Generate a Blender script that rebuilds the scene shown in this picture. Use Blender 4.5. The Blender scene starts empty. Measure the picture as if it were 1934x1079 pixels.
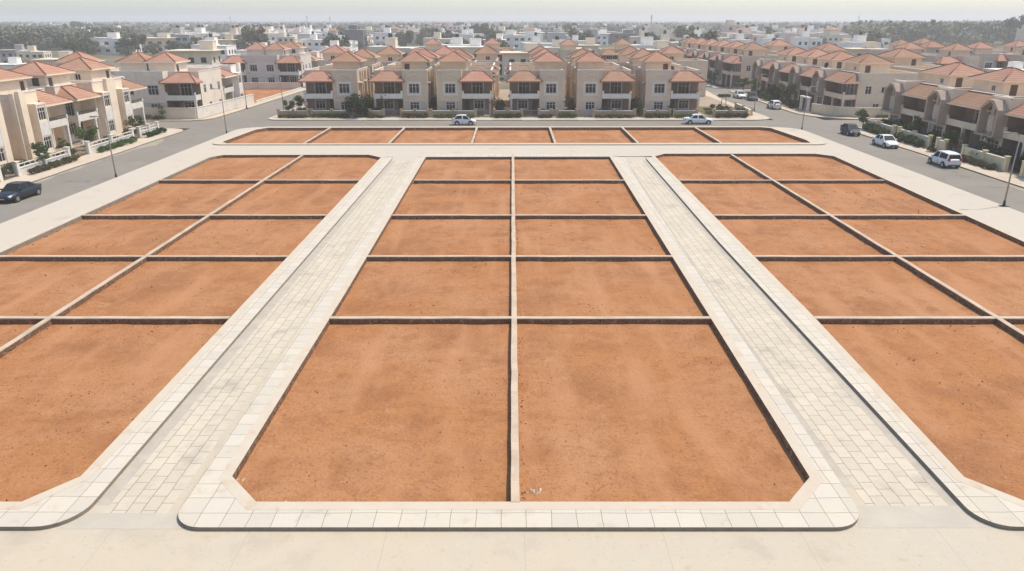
import bpy, bmesh, math, random
from mathutils import Vector, Matrix
R = math.radians
SC = bpy.context.scene
COL = SC.collection
# ------------------------------------------------------------------ camera, sky, sun, exposure
FPX, CAMH, HORIZ = 1373.0, 15.0, 38.0
PITCH = math.atan((539.5 - HORIZ) / FPX)
cd = bpy.data.cameras.new('camera'); cam = bpy.data.objects.new('camera', cd); COL.objects.link(cam)
cam.location = (0, 0, CAMH); cam.rotation_euler = (R(90) - PITCH, 0, 0)
cd.sensor_width = 36; cd.lens = 36 * FPX / 1934.0
cd.clip_start = 0.1; cd.clip_end = 20000
SC.camera = cam
SC.view_settings.view_transform = 'Standard'; SC.view_settings.look = 'None'
SC.view_settings.gamma = 1; SC.view_settings.use_curve_mapping = False
SC.view_settings.exposure = 0.55
SUN_EL, SUN_AZ = 63.0, 68.0
w = bpy.data.worlds.new("World"); SC.world = w; w.use_nodes = True
wn = w.node_tree; bg = wn.nodes['Background']
sky = wn.nodes.new('ShaderNodeTexSky'); sky.sky_type = 'NISHITA'; sky.sun_disc = False
sky.sun_elevation = R(SUN_EL); sky.sun_rotation = R(SUN_AZ)
sky.air_density = 1.0; sky.dust_density = 1.25; sky.ozone_density = 3.0
wn.links.new(sky.outputs[0], bg.inputs[0]); bg.inputs[1].default_value = 0.15
sd = bpy.data.lights.new('sun', 'SUN'); so = bpy.data.objects.new('sun', sd); COL.objects.link(so)
sd.energy = 2.75; sd.angle = R(0.55); sd.color = (1.0, 0.925, 0.80)
_d = Vector((math.sin(R(SUN_AZ)) * math.cos(R(SUN_EL)), math.cos(R(SUN_AZ)) * math.cos(R(SUN_EL)), math.sin(R(SUN_EL))))
so.rotation_euler = _d.to_track_quat('Z', 'Y').to_euler(); so.location = (60, 30, 80)
SC.cycles.volume_bounces = 1; SC.cycles.max_bounces = 6; SC.cycles.volume_step_rate = 5
SC.cycles.sample_clamp_indirect = 3
HAZE = 0.00052

def at(px, py, z=0.0):
    """ground point seen at a pixel of the 1934x1079 survey photograph"""
    u = (px - 967) / FPX; v = (py - 539.5) / FPX
    dy = math.cos(PITCH) - v * math.sin(PITCH); dz = -math.sin(PITCH) - v * math.cos(PITCH)
    t = (z - CAMH) / dz
    return u * t, dy * t

# ------------------------------------------------------------------ materials
def nodes(m): return m.node_tree.nodes, m.node_tree.links
def mat(name, col, rough=0.9, noise=None, bump=None, spec=0.3, metal=0.0, tint=False, rnd=0.0, coords='pos', build=None):
    """noise = (scale, amount, colour2) patchwork; bump = (scale, strength, distance)"""
    m = bpy.data.materials.new(name); m.use_nodes = True
    N, L = nodes(m); b = N['Principled BSDF']
    b.inputs['Roughness'].default_value = rough; b.inputs['Metallic'].default_value = metal
    b.inputs['Specular IOR Level'].default_value = spec
    geo = N.new('ShaderNodeNewGeometry')
    pos = geo.outputs['Position']
    if coords == 'obj':
        tc = N.new('ShaderNodeTexCoord'); pos = tc.outputs['Object']
    rgb = N.new('ShaderNodeRGB'); rgb.outputs[0].default_value = (*col, 1); out = rgb.outputs[0]
    if noise:
        for (sc, lo, hi, c2, fac) in noise:
            n = N.new('ShaderNodeTexNoise'); n.inputs['Scale'].default_value = sc; n.inputs['Detail'].default_value = 6
            n.inputs['Roughness'].default_value = 0.6
            L.new(pos, n.inputs['Vector'])
            r = N.new('ShaderNodeMapRange'); r.inputs[1].default_value = lo; r.inputs[2].default_value = hi
            r.inputs[4].default_value = fac; L.new(n.outputs[0], r.inputs[0])
            mx = N.new('ShaderNodeMix'); mx.data_type = 'RGBA'; L.new(r.outputs[0], mx.inputs[0])
            L.new(out, mx.inputs[6]); mx.inputs[7].default_value = (*c2, 1); out = mx.outputs[2]
    if build: out = build(N, L, pos, out, b)
    if tint:
        oi = N.new('ShaderNodeObjectInfo'); mx = N.new('ShaderNodeMix'); mx.data_type = 'RGBA'; mx.blend_type = 'MULTIPLY'
        mx.inputs[0].default_value = 1; L.new(out, mx.inputs[6]); L.new(oi.outputs['Color'], mx.inputs[7]); out = mx.outputs[2]
    if rnd:
        oi = N.new('ShaderNodeObjectInfo'); hs = N.new('ShaderNodeHueSaturation')
        r = N.new('ShaderNodeMapRange'); r.inputs[3].default_value = 1 - rnd; r.inputs[4].default_value = 1 + rnd
        L.new(oi.outputs['Random'], r.inputs[0]); L.new(r.outputs[0], hs.inputs['Value']); L.new(out, hs.inputs['Color'])
        r2 = N.new('ShaderNodeMapRange'); r2.inputs[3].default_value = 0.5 + rnd * .06; r2.inputs[4].default_value = 0.5 - rnd * .06
        L.new(oi.outputs['Random'], r2.inputs[0]); L.new(r2.outputs[0], hs.inputs['Hue']); out = hs.outputs[0]
    L.new(out, b.inputs['Base Color'])
    if bump:
        n = N.new('ShaderNodeTexNoise'); n.inputs['Scale'].default_value = bump[0]; n.inputs['Detail'].default_value = 8
        L.new(pos, n.inputs['Vector']); bp = N.new('ShaderNodeBump'); bp.inputs['Strength'].default_value = bump[1]
        bp.inputs['Distance'].default_value = bump[2]; L.new(n.outputs[0], bp.inputs['Height'])
        if b.inputs['Normal'].is_linked:
            L.new(b.inputs['Normal'].links[0].from_socket, bp.inputs['Normal'])
        L.new(bp.outputs[0], b.inputs['Normal'])
    return m

def tiles(bw, rh, rot, mortar, mcol, vary, offset=0.5, ox=0, oy=0):
    def f(N, L, pos, out, b):
        mp = N.new('ShaderNodeMapping'); mp.inputs['Rotation'].default_value = (0, 0, rot)
        mp.inputs['Location'].default_value = (ox, oy, 0)
        nz = N.new('ShaderNodeTexNoise'); nz.inputs['Scale'].default_value = 0.9; nz.inputs['Detail'].default_value = 3
        L.new(pos, nz.inputs['Vector'])
        vm = N.new('ShaderNodeVectorMath'); vm.operation = 'SCALE'; vm.inputs['Scale'].default_value = 0.09
        L.new(nz.outputs['Color'], vm.inputs[0])
        va = N.new('ShaderNodeVectorMath'); L.new(pos, va.inputs[0]); L.new(vm.outputs[0], va.inputs[1])
        L.new(va.outputs[0], mp.inputs['Vector'])
        bt = N.new('ShaderNodeTexBrick'); bt.offset = offset
        bt.inputs['Scale'].default_value = 1; bt.inputs['Brick Width'].default_value = bw; bt.inputs['Row Height'].default_value = rh
        bt.inputs['Mortar Size'].default_value = mortar; bt.inputs['Mortar Smooth'].default_value = 0.4
        bt.inputs['Color1'].default_value = (1 - vary, 1 - vary, 1 - vary * 1.1, 1); bt.inputs['Color2'].default_value = (1 + vary * .6, 1 + vary * .5, 1 + vary * .45, 1)
        bt.inputs['Mortar'].default_value = (*mcol, 1)
        L.new(mp.outputs[0], bt.inputs['Vector'])
        mx = N.new('ShaderNodeMix'); mx.data_type = 'RGBA'; mx.blend_type = 'MULTIPLY'; mx.inputs[0].default_value = 1
        L.new(out, mx.inputs[6]); L.new(bt.outputs['Color'], mx.inputs[7])
        bp = N.new('ShaderNodeBump'); bp.invert = True; bp.inputs['Strength'].default_value = 0.5; bp.inputs['Distance'].default_value = 0.01
        L.new(bt.outputs['Fac'], bp.inputs['Height']); L.new(bp.outputs[0], b.inputs['Normal'])
        return mx.outputs[2]
    return f

def courses(N, L, pos, out, b):
    """clay tile courses: darker joint at each step in height, soft columns across"""
    sp = N.new('ShaderNodeSeparateXYZ'); L.new(pos, sp.inputs[0])
    m1 = N.new('ShaderNodeMath'); m1.operation = 'MULTIPLY'; m1.inputs[1].default_value = 5.0; L.new(sp.outputs[2], m1.inputs[0])
    fr = N.new('ShaderNodeMath'); fr.operation = 'FRACT'; L.new(m1.outputs[0], fr.inputs[0])
    r = N.new('ShaderNodeMapRange'); r.inputs[1].default_value = 0.0; r.inputs[2].default_value = 0.35
    r.inputs[3].default_value = 0.55; r.inputs[4].default_value = 1.06; L.new(fr.outputs[0], r.inputs[0])
    mx = N.new('ShaderNodeMix'); mx.data_type = 'RGBA'; mx.blend_type = 'MULTIPLY'; mx.inputs[0].default_value = 1
    L.new(out, mx.inputs[6]); L.new(r.outputs[0], mx.inputs[7])
    bp = N.new('ShaderNodeBump'); bp.inputs['Strength'].default_value = 0.6; bp.inputs['Distance'].default_value = 0.04
    L.new(fr.outputs[0], bp.inputs['Height']); L.new(bp.outputs[0], b.inputs['Normal'])
    return mx.outputs[2]

def slabs(N, L, pos, out, b):
    """cast bays with thin joints every 4.3 m"""
    sp = N.new('ShaderNodeSeparateXYZ'); L.new(pos, sp.inputs[0])
    def line(sock, off, period, wd):
        a = N.new('ShaderNodeMath'); a.operation = 'ADD'; a.inputs[1].default_value = 1000 * period - off; L.new(sock, a.inputs[0])
        m = N.new('ShaderNodeMath'); m.operation = 'MODULO'; m.inputs[1].default_value = period; L.new(a.outputs[0], m.inputs[0])
        c = N.new('ShaderNodeMath'); c.operation = 'LESS_THAN'; c.inputs[1].default_value = wd; L.new(m.outputs[0], c.inputs[0])
        return c.outputs[0]
    l1 = line(sp.outputs[0], 0.38, 4.3, 0.022)
    mx = N.new('ShaderNodeMix'); mx.data_type = 'RGBA'; L.new(l1, mx.inputs[0]); L.new(out, mx.inputs[6])
    mx.inputs[7].default_value = (0.43, 0.36, 0.265, 1)
    return mx.outputs[2]

M = {}
SOILC = (0.398, 0.175, 0.068)
def streaks(N, L, pos, out, b):
    # raked and wind-dragged streaks lying across the plots, darker damp smudges
    for sc, st, lo, hi, col, fac in ((0.6, (0.7, 1.0, 1), .54, .78, (0.29, 0.12, 0.047), .5), (2.2, (.5, 1.5, 1), .60, .72, (0.25, 0.10, 0.043), .38), (.7, (.9, .16, 1), .50, .68, (0.46, 0.225, 0.105), .7)):
        mp = N.new('ShaderNodeMapping'); mp.inputs['Scale'].default_value = st; L.new(pos, mp.inputs['Vector'])
        n = N.new('ShaderNodeTexNoise'); n.inputs['Scale'].default_value = sc; n.inputs['Detail'].default_value = 5; L.new(mp.outputs[0], n.inputs['Vector'])
        r = N.new('ShaderNodeMapRange'); r.inputs[1].default_value = lo; r.inputs[2].default_value = hi; r.inputs[4].default_value = fac; L.new(n.outputs[0], r.inputs[0])
        mx = N.new('ShaderNodeMix'); mx.data_type = 'RGBA'; L.new(r.outputs[0], mx.inputs[0]); L.new(out, mx.inputs[6]); mx.inputs[7].default_value = (*col, 1); out = mx.outputs[2]
    return out
M['soil'] = mat('soil', SOILC, 1.0, [(0.12, 0.42, 0.62, (0.43, 0.212, 0.10), 0.9), (0.2, 0.50, 0.62, (0.29, 0.125, 0.052), 0.65), (0.6, 0.52, 0.70, (0.28, 0.115, 0.042), 0.6), (0.9, 0.58, 0.72, (0.46, 0.25, 0.125), 0.5),
        (1.7, 0.54, 0.70, (0.27, 0.118, 0.05), 0.5), (5.0, 0.56, 0.68, (0.22, 0.093, 0.04), 0.6), (14, 0.58, 0.66, (0.15, 0.062, 0.03), 0.65), (9, 0.62, 0.69, (0.50, 0.30, 0.17), 0.6)], (7, 0.8, 0.06), spec=0.08, build=streaks)
M['rubble'] = mat('rubble masonry', (0.21, 0.122, 0.068), 1.0, [(4, 0.52, 0.66, (0.40, 0.29, 0.19), 0.7), (11, 0.5, 0.6, (0.07, 0.042, 0.028), 0.75)], (10, 1.0, 0.06), spec=0.1)
M['coping'] = mat('coping concrete', (0.56, 0.44, 0.31), 0.9, [(0.7, 0.42, 0.62, (0.42, 0.33, 0.24), 0.8), (3, 0.52, 0.7, (0.50, 0.34, 0.22), 0.6), (12, 0.55, 0.72, (0.32, 0.22, 0.145), 0.5)], (30, 0.3, 0.01), spec=0.15)
M['kerbtop'] = mat('kerb coping concrete', (0.55, 0.455, 0.335), 0.9, [(0.9, 0.45, 0.7, (0.58, 0.505, 0.39), 0.8), (1.3, 0.57, 0.70, (0.47, 0.30, 0.18), 0.5), (9, 0.55, 0.75, (0.50, 0.40, 0.29), 0.4)], (30, 0.25, 0.008), spec=0.15)
M['paver'] = mat('stone pavers', (0.55, 0.47, 0.35), 0.85, [(0.35, 0.42, 0.66, (0.59, 0.505, 0.375), 0.8), (2.5, 0.52, 0.70, (0.45, 0.39, 0.31), 0.5), (0.45, 0.56, 0.68, (0.36, 0.315, 0.25), 0.55), (1.2, 0.60, 0.72, (0.50, 0.36, 0.24), 0.45), (18, 0.55, 0.75, (0.42, 0.36, 0.28), 0.4)], (40, 0.2, 0.006), spec=0.2,
        build=tiles(0.76, 0.48, R(90), 0.013, (0.42, 0.37, 0.30), 0.065))
M['kerbtile'] = mat('pavement tiles', (0.565, 0.50, 0.40), 0.85, [(0.5, 0.42, 0.66, (0.59, 0.515, 0.385), 0.8), (0.8, 0.58, 0.70, (0.44, 0.375, 0.28), 0.5), (1.6, 0.60, 0.72, (0.50, 0.36, 0.24), 0.45), (9, 0.55, 0.75, (0.45, 0.40, 0.32), 0.4)], (40, 0.2, 0.006), spec=0.2,
        build=tiles(0.8, 0.78, 0, 0.012, (0.45, 0.40, 0.33), 0.06, 0.0, 0.3, 0.05))
M['kerbtile_long'] = mat('pavement tiles lengthwise', (0.565, 0.50, 0.40), 0.85, [(0.5, 0.42, 0.66, (0.59, 0.515, 0.385), 0.8), (0.8, 0.58, 0.70, (0.44, 0.375, 0.28), 0.5), (1.6, 0.60, 0.72, (0.50, 0.36, 0.24), 0.45), (9, 0.55, 0.75, (0.45, 0.40, 0.32), 0.4)], (40, 0.2, 0.006), spec=0.2,
        build=tiles(0.8, 0.95, R(90), 0.012, (0.45, 0.40, 0.33), 0.06, 0.0, 0.3, 0.05))
M['concrete'] = mat('cast concrete', (0.52, 0.435, 0.31), 0.9, [(0.25, 0.40, 0.68, (0.50, 0.44, 0.345), 0.8), (1.6, 0.5, 0.75, (0.55, 0.46, 0.33), 0.7), (0.35, 0.54, 0.66, (0.42, 0.35, 0.255), 0.6), (2.2, 0.60, 0.70, (0.42, 0.33, 0.225), 0.45), (9, 0.60, 0.68, (0.34, 0.27, 0.19), 0.5), (35, 0.55, 0.8, (0.46, 0.4, 0.3), 0.3)], (30, 0.2, 0.006), spec=0.15, build=slabs)
M['concrete_path'] = mat('pale concrete path', (0.52, 0.45, 0.345), 0.9, [(0.2, 0.42, 0.66, (0.51, 0.445, 0.35), 0.8), (1.1, 0.55, 0.8, (0.58, 0.50, 0.385), 0.6), (0.35, 0.57, 0.7, (0.43, 0.365, 0.28), 0.5), (3, 0.6, 0.72, (0.42, 0.345, 0.25), 0.4)], (25, 0.2, 0.006), spec=0.15)
M['gutter'] = mat('gutter concrete', (0.42, 0.365, 0.285), 0.9, [(1.2, 0.4, 0.68, (0.50, 0.44, 0.345), 0.9), (8, 0.5, 0.75, (0.34, 0.3, 0.24), 0.5)], (30, 0.2, 0.006), spec=0.15)
M['apron'] = mat('grey concrete apron', (0.46, 0.405, 0.315), 0.9, [(0.9, 0.4, 0.68, (0.53, 0.465, 0.36), 0.9), (6, 0.5, 0.75, (0.46, 0.42, 0.36), 0.5)], (30, 0.2, 0.006), spec=0.15)
M['kerbface'] = mat('kerb stone', (0.25, 0.205, 0.15), 0.9, [(3, 0.45, 0.7, (0.17, 0.135, 0.10), 0.7)], (20, 0.4, 0.01))
M['asphalt'] = mat('asphalt', (0.232, 0.203, 0.160), 0.9, [(0.08, 0.42, 0.66, (0.265, 0.235, 0.185), 0.9), (0.5, 0.52, 0.72, (0.20, 0.175, 0.14), 0.7), (0.25, 0.60, 0.74, (0.34, 0.28, 0.215), 0.6), (40, 0.5, 0.8, (0.17, 0.155, 0.14), 0.4), (0.33, 0.63, 0.65, (0.15, 0.135, 0.115), 0.45), (2.6, 0.62, 0.72, (0.15, 0.13, 0.11), 0.4)], (40, 0.3, 0.01), spec=0.25)
M['verge'] = mat('sandy pavement', (0.55, 0.46, 0.34), 0.95, [(0.5, 0.42, 0.66, (0.47, 0.37, 0.26), 0.8), (4, 0.55, 0.75, (0.6, 0.52, 0.4), 0.6)], (20, 0.3, 0.01))
M['sandfilm'] = mat('dust film on asphalt', (0.36, 0.30, 0.225), 1.0, [(0.6, 0.42, 0.62, (0.27, 0.235, 0.185), 0.9), (5, 0.5, 0.7, (0.42, 0.35, 0.26), 0.5)], None)
M['yard'] = mat('dusty yard', (0.36, 0.27, 0.19), 0.95, [(0.4, 0.45, 0.65, (0.28, 0.24, 0.15), 0.8), (3, 0.5, 0.7, (0.42, 0.33, 0.23), 0.6)], (12, 0.4, 0.02))
def banded(N, L, pos, out, b): return out
M['ground'] = mat('dry plain', (0.19, 0.155, 0.105), 1.0, [(0.006, 0.44, 0.56, (0.115, 0.115, 0.065), 0.95), (0.02, 0.52, 0.62, (0.30, 0.225, 0.14), 0.8), (0.06, 0.55, 0.7, (0.36, 0.22, 0.13), 0.6), (0.8, 0.5, 0.75, (0.12, 0.12, 0.06), 0.5)], (2, 0.4, 0.1), spec=0.05)
M['drygrass'] = mat('dry grass', (0.17, 0.15, 0.065), 1.0, [(1.5, 0.45, 0.62, (0.13, 0.14, 0.05), 0.9), (9, 0.5, 0.7, (0.27, 0.2, 0.1), 0.6)], (15, 0.8, 0.08), spec=0.05)
M['stucco'] = mat('painted stucco', (0.67, 0.55, 0.395), 0.92, [(0.35, 0.42, 0.66, (0.56, 0.46, 0.345), 0.8), (1.5, 0.55, 0.75, (0.47, 0.375, 0.27), 0.45), (0.9, 0.60, 0.72, (0.38, 0.31, 0.23), 0.35)], (25, 0.25, 0.01), spec=0.15, tint=True)
M['stucco_rose_shaded'] = mat('rose brown stucco with recess shade', (0.27, 0.18, 0.13), 0.92, [(0.5, 0.45, 0.68, (0.21, 0.14, 0.10), 0.7)], (25, 0.25, 0.01), spec=0.15)  # rose brown wall colour, deepened to carry the shade of the recessed porches
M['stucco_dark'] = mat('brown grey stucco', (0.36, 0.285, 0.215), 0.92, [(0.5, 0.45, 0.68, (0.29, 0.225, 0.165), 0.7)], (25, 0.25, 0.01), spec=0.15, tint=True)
M['white'] = mat('white paint', (0.72, 0.66, 0.56), 0.8, [(1.2, 0.48, 0.7, (0.58, 0.51, 0.41), 0.7)], (25, 0.2, 0.008), spec=0.2)
M['frame'] = mat('window frame', (0.60, 0.56, 0.49), 0.6, spec=0.4)
M['glass'] = mat('dark glass', (0.018, 0.016, 0.014), 0.2, [(0.9, 0.50, 0.62, (0.075, 0.06, 0.045), 0.8)], spec=0.3, coords='pos')
M['door'] = mat('brown door', (0.085, 0.052, 0.038), 0.6, [(6, 0.4, 0.7, (0.13, 0.08, 0.055), 0.7)], spec=0.3)
M['roof'] = mat('clay tile', (0.385, 0.205, 0.128), 0.95, [(0.5, 0.42, 0.68, (0.42, 0.26, 0.17), 0.8), (0.9, 0.55, 0.7, (0.30, 0.185, 0.13), 0.55), (3.2, 0.52, 0.72, (0.28, 0.14, 0.088), 0.6)], None, spec=0.15, build=courses, rnd=0.14)
M['ridge'] = mat('ridge tile', (0.30, 0.145, 0.10), 0.9, [(4, 0.45, 0.7, (0.20, 0.095, 0.065), 0.7)], spec=0.15)
M['metal'] = mat('galvanised metal', (0.33, 0.30, 0.27), 0.5, [(3, 0.45, 0.7, (0.22, 0.19, 0.16), 0.7)], metal=0.5)
M['darkmetal'] = mat('dark metal', (0.045, 0.04, 0.036), 0.5, metal=0.3)
M['carwhite'] = mat('white car paint', (0.70, 0.69, 0.67), 0.5, [(2.0, 0.5, 0.75, (0.66, 0.63, 0.58), 0.5)], spec=0.3)
M['carsilver'] = mat('silver car paint', (0.42, 0.42, 0.43), 0.28, [(2.0, 0.5, 0.75, (0.34, 0.33, 0.32), 0.5)], spec=0.6, metal=0.4)
M['carnavy'] = mat('dark blue car paint', (0.016, 0.024, 0.032), 0.3, [(1.5, 0.5, 0.75, (0.03, 0.03, 0.03), 0.5)], spec=0.4)
M['cargrey'] = mat('dark grey car paint', (0.06, 0.066, 0.075), 0.55, spec=0.2)
M['tyre'] = mat('tyre rubber', (0.018, 0.018, 0.018), 0.9)
M['rim'] = mat('alloy rim', (0.5, 0.5, 0.5), 0.35, metal=0.8)
M['lamp'] = mat('headlamp glass', (0.75, 0.76, 0.78), 0.15, spec=0.7)
M['tail'] = mat('tail lamp', (0.35, 0.02, 0.015), 0.25, spec=0.6)
M['carglass'] = mat('car glass', (0.020, 0.027, 0.026), 0.6, spec=0.08)
def foliage(name, c, c2, sc=0.9, rnd=0.3):
    return mat(name, c, 0.8, [(sc, 0.42, 0.62, c2, 0.85)], spec=0.15, rnd=rnd)
M['leaf'] = foliage('green foliage', (0.065, 0.105, 0.030), (0.12, 0.145, 0.05))
M['leafdark'] = foliage('dark green foliage', (0.028, 0.058, 0.020), (0.055, 0.09, 0.03))
M['leafdry'] = foliage('dry foliage', (0.12, 0.10, 0.045), (0.075, 0.085, 0.032))
M['leaffar'] = foliage('grey green foliage', (0.115, 0.122, 0.062), (0.18, 0.17, 0.095), 0.15)
M['bark'] = mat('bark', (0.13, 0.095, 0.065), 1.0, [(6, 0.45, 0.7, (0.08, 0.06, 0.045), 0.8)])
M['wallfar'] = mat('distant wall', (0.74, 0.67, 0.57), 0.9, [(0.12, 0.45, 0.7, (0.6, 0.53, 0.43), 0.7), (0.7, 0.52, 0.7, (0.5, 0.43, 0.34), 0.4)], tint=True, spec=0.1)
M['tank'] = mat('black plastic tank', (0.02, 0.02, 0.022), 0.5)
M['pebble'] = mat('clods', (0.155, 0.066, 0.031), 1.0, [(1.0, 0.52, 0.66, (0.50, 0.32, 0.19), 0.6)])
M['stone'] = mat('pale broken stone', (0.68, 0.5, 0.33), 1.0, [(5, 0.45, 0.62, (0.42, 0.26, 0.15), 0.8)])

# ------------------------------------------------------------------ mesh builder
class MB:
    def __init__(s, mirror=None): s.v = []; s.f = []; s.sm = []; s.mi = []; s.W = mirror; s.m = 0
    def _q(s, pts, smooth=False):
        n = len(s.v)
        if s.W is not None:
            pts = [(s.W - p[0], p[1], p[2]) for p in reversed(pts)]
        s.v += [tuple(p) for p in pts]; s.f.append(tuple(range(n, n + len(pts)))); s.sm.append(smooth); s.mi.append(s.m)
    def box(s, x0, x1, y0, y1, z0, z1):
        a, b, c, d = (x0, y0, z0), (x1, y0, z0), (x1, y1, z0), (x0, y1, z0)
        e, f, g, h = (x0, y0, z1), (x1, y0, z1), (x1, y1, z1), (x0, y1, z1)
        for q in ((d, c, b, a), (e, f, g, h), (a, b, f, e), (b, c, g, f), (c, d, h, g), (d, a, e, h)): s._q(q)
        return s
    def obox(s, c, ax, ay, az):
        """oriented box: centre and three half-axis vectors"""
        c, ax, ay, az = map(Vector, (c, ax, ay, az))
        P = lambda i, j, k: c + ax * i + ay * j + az * k
        for q in (((-1, 1, -1), (1, 1, -1), (1, -1, -1), (-1, -1, -1)), ((-1, -1, 1), (1, -1, 1), (1, 1, 1), (-1, 1, 1)),
                  ((-1, -1, -1), (1, -1, -1), (1, -1, 1), (-1, -1, 1)), ((1, -1, -1), (1, 1, -1), (1, 1, 1), (1, -1, 1)),
                  ((1, 1, -1), (-1, 1, -1), (-1, 1, 1), (1, 1, 1)), ((-1, 1, -1), (-1, -1, -1), (-1, -1, 1), (-1, 1, 1))):
            s._q([P(*i) for i in q])
        return s
    def bar(s, p, q, wd, ht=None):
        p, q = Vector(p), Vector(q); d = q - p; ht = ht or wd
        up = Vector((0, 0, 1)) if abs(d.normalized().z) < 0.95 else Vector((1, 0, 0))
        sd_ = d.cross(up).normalized(); u = sd_.cross(d).normalized()
        return s.obox((p + q) / 2, d / 2, sd_ * wd / 2, u * ht / 2)
    def tube(s, pts, rad, n=8, cap=True):
        pts = [Vector(p) for p in pts]; rads = rad if isinstance(rad, (list, tuple)) else [rad] * len(pts)
        rings = []
        for i, p in enumerate(pts):
            d = (pts[min(i + 1, len(pts) - 1)] - pts[max(i - 1, 0)]).normalized()
            a = Vector((1, 0, 0)) if abs(d.x) < 0.9 else Vector((0, 1, 0))
            u = d.cross(a).normalized(); v_ = d.cross(u)
            rings.append([p + (u * math.cos(t) + v_ * math.sin(t)) * rads[i] for t in [2 * math.pi * k / n for k in range(n)]])
        for i in range(len(rings) - 1):
            for k in range(n):
                s._q((rings[i][k], rings[i][(k + 1) % n], rings[i + 1][(k + 1) % n], rings[i + 1][k]), True)
        if cap: s._q(list(reversed(rings[0]))); s._q(rings[-1])
        return s
    def prism(s, poly, z0, z1):
        s._q([(x, y, z1) for x, y in poly]); s._q([(x, y, z0) for x, y in reversed(poly)])
        for i in range(len(poly)):
            a, b = poly[i], poly[(i + 1) % len(poly)]
            s._q(((a[0], a[1], z0), (b[0], b[1], z0), (b[0], b[1], z1), (a[0], a[1], z1)))
        return s
    def hip(s, x0, x1, y0, y1, z, h, t=0.16):
        W, D = x1 - x0, y1 - y0; r = min(W, D) / 2
        if W > D + 0.02: a, b = (x0 + r, (y0 + y1) / 2, z + h), (x1 - r, (y0 + y1) / 2, z + h)
        elif D > W + 0.02: a, b = ((x0 + x1) / 2, y0 + r, z + h), ((x0 + x1) / 2, y1 - r, z + h)
        else: a = b = ((x0 + x1) / 2, (y0 + y1) / 2, z + h)
        c = [(x0, y0, z), (x1, y0, z), (x1, y1, z), (x0, y1, z)]
        if a == b:
            for i in range(4): s._q((c[i], c[(i + 1) % 4], a))
        elif W > D: s._q((c[0], c[1], b, a)); s._q((c[1], c[2], b)); s._q((c[2], c[3], a, b)); s._q((c[3], c[0], a))
        else: s._q((c[0], c[1], a)); s._q((c[1], c[2], b, a)); s._q((c[2], c[3], b)); s._q((c[3], c[0], a, b))
        lo = [(p[0], p[1], z - t) for p in c]
        for i in range(4): s._q((lo[i], lo[(i + 1) % 4], c[(i + 1) % 4], c[i]))
        s._q(list(reversed(lo)))
        return a, b, c
    def panel(s, o, u, n, wd, z0, z1, holes=(), t=0.2):
        """upright wall with real openings. o=(x,y) start, u=(ux,uy) along, n=(nx,ny) outward; holes in (u0,u1,za,zb)"""
        us = sorted({0.0, wd, *[h[0] for h in holes], *[h[1] for h in holes]})
        zs = sorted({z0, z1, *[h[2] for h in holes], *[h[3] for h in holes]})
        P = lambda a, z, k: (o[0] + u[0] * a - n[0] * k, o[1] + u[1] * a - n[1] * k, z)
        for i in range(len(us) - 1):
            for j in range(len(zs) - 1):
                cu, cz = (us[i] + us[i + 1]) / 2, (zs[j] + zs[j + 1]) / 2
                if any(h[0] < cu < h[1] and h[2] < cz < h[3] for h in holes): continue
                a, b, c, d = us[i], us[i + 1], zs[j], zs[j + 1]
                s._q((P(a, c, 0), P(b, c, 0), P(b, d, 0), P(a, d, 0))); s._q((P(b, c, t), P(a, c, t), P(a, d, t), P(b, d, t)))
        for (a, b, c, d) in list(holes):
            for q in (((a, c), (b, c)), ((b, c), (b, d)), ((b, d), (a, d)), ((a, d), (a, c))):
                (p1, q1), (p2, q2) = q; s._q((P(p1, q1, 0), P(p1, q1, t), P(p2, q2, t), P(p2, q2, 0)))
        s._q((P(0, z1, 0), P(wd, z1, 0), P(wd, z1, t), P(0, z1, t)))
        return s
    def build(s, name, m, parent=None, smooth=None):
        me = bpy.data.meshes.new(name); me.from_pydata(s.v, [], s.f)
        mats = m if isinstance(m, (list, tuple)) else [m]
        for x in mats: me.materials.append(x)
        me.polygons.foreach_set('use_smooth', s.sm if smooth is None else [smooth] * len(s.f))
        me.polygons.foreach_set('material_index', s.mi)
        if any(s.sm) or smooth:
            bm = bmesh.new(); bm.from_mesh(me); bmesh.ops.remove_doubles(bm, verts=bm.verts, dist=0.0005); bm.to_mesh(me); bm.free()
        me.update()
        o = bpy.data.objects.new(name, me); COL.objects.link(o)
        if parent: o.parent = parent
        return o

def tag(o, label=None, cat=None, group=None, kind=None):
    if label: o['label'] = label
    if cat: o['category'] = cat
    if group: o['group'] = group
    if kind: o['kind'] = kind
    return o
def empty(name, loc=(0, 0, 0), rz=0.0):
    o = bpy.data.objects.new(name, None); COL.objects.link(o); o.location = loc; o.rotation_euler = (0, 0, rz)
    o.empty_display_size = 0.2
    return o
def copy_tree(o, parent=None):
    c = o.copy(); COL.objects.link(c); c.parent = parent
    for ch in list(o.children): copy_tree(ch, c)
    return c
def paint(o, col):
    o.color = (*col, 1)
    for ch in o.children: paint(ch, col)
PROTO = {}
def place(key, maker, loc, rz, label, cat, group=None, scale=None, colour=None):
    if key not in PROTO: PROTO[key] = maker(); o = PROTO[key]
    else: o = copy_tree(PROTO[key])
    o.location = loc; o.rotation_euler = (0, 0, rz)
    for k in ('group',):
        if k in o: del o[k]
    if scale: o.scale = scale if isinstance(scale, tuple) else (scale,) * 3
    else: o.scale = (1, 1, 1)
    if colour: paint(o, colour)
    tag(o, label, cat, group)
    return o

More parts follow.
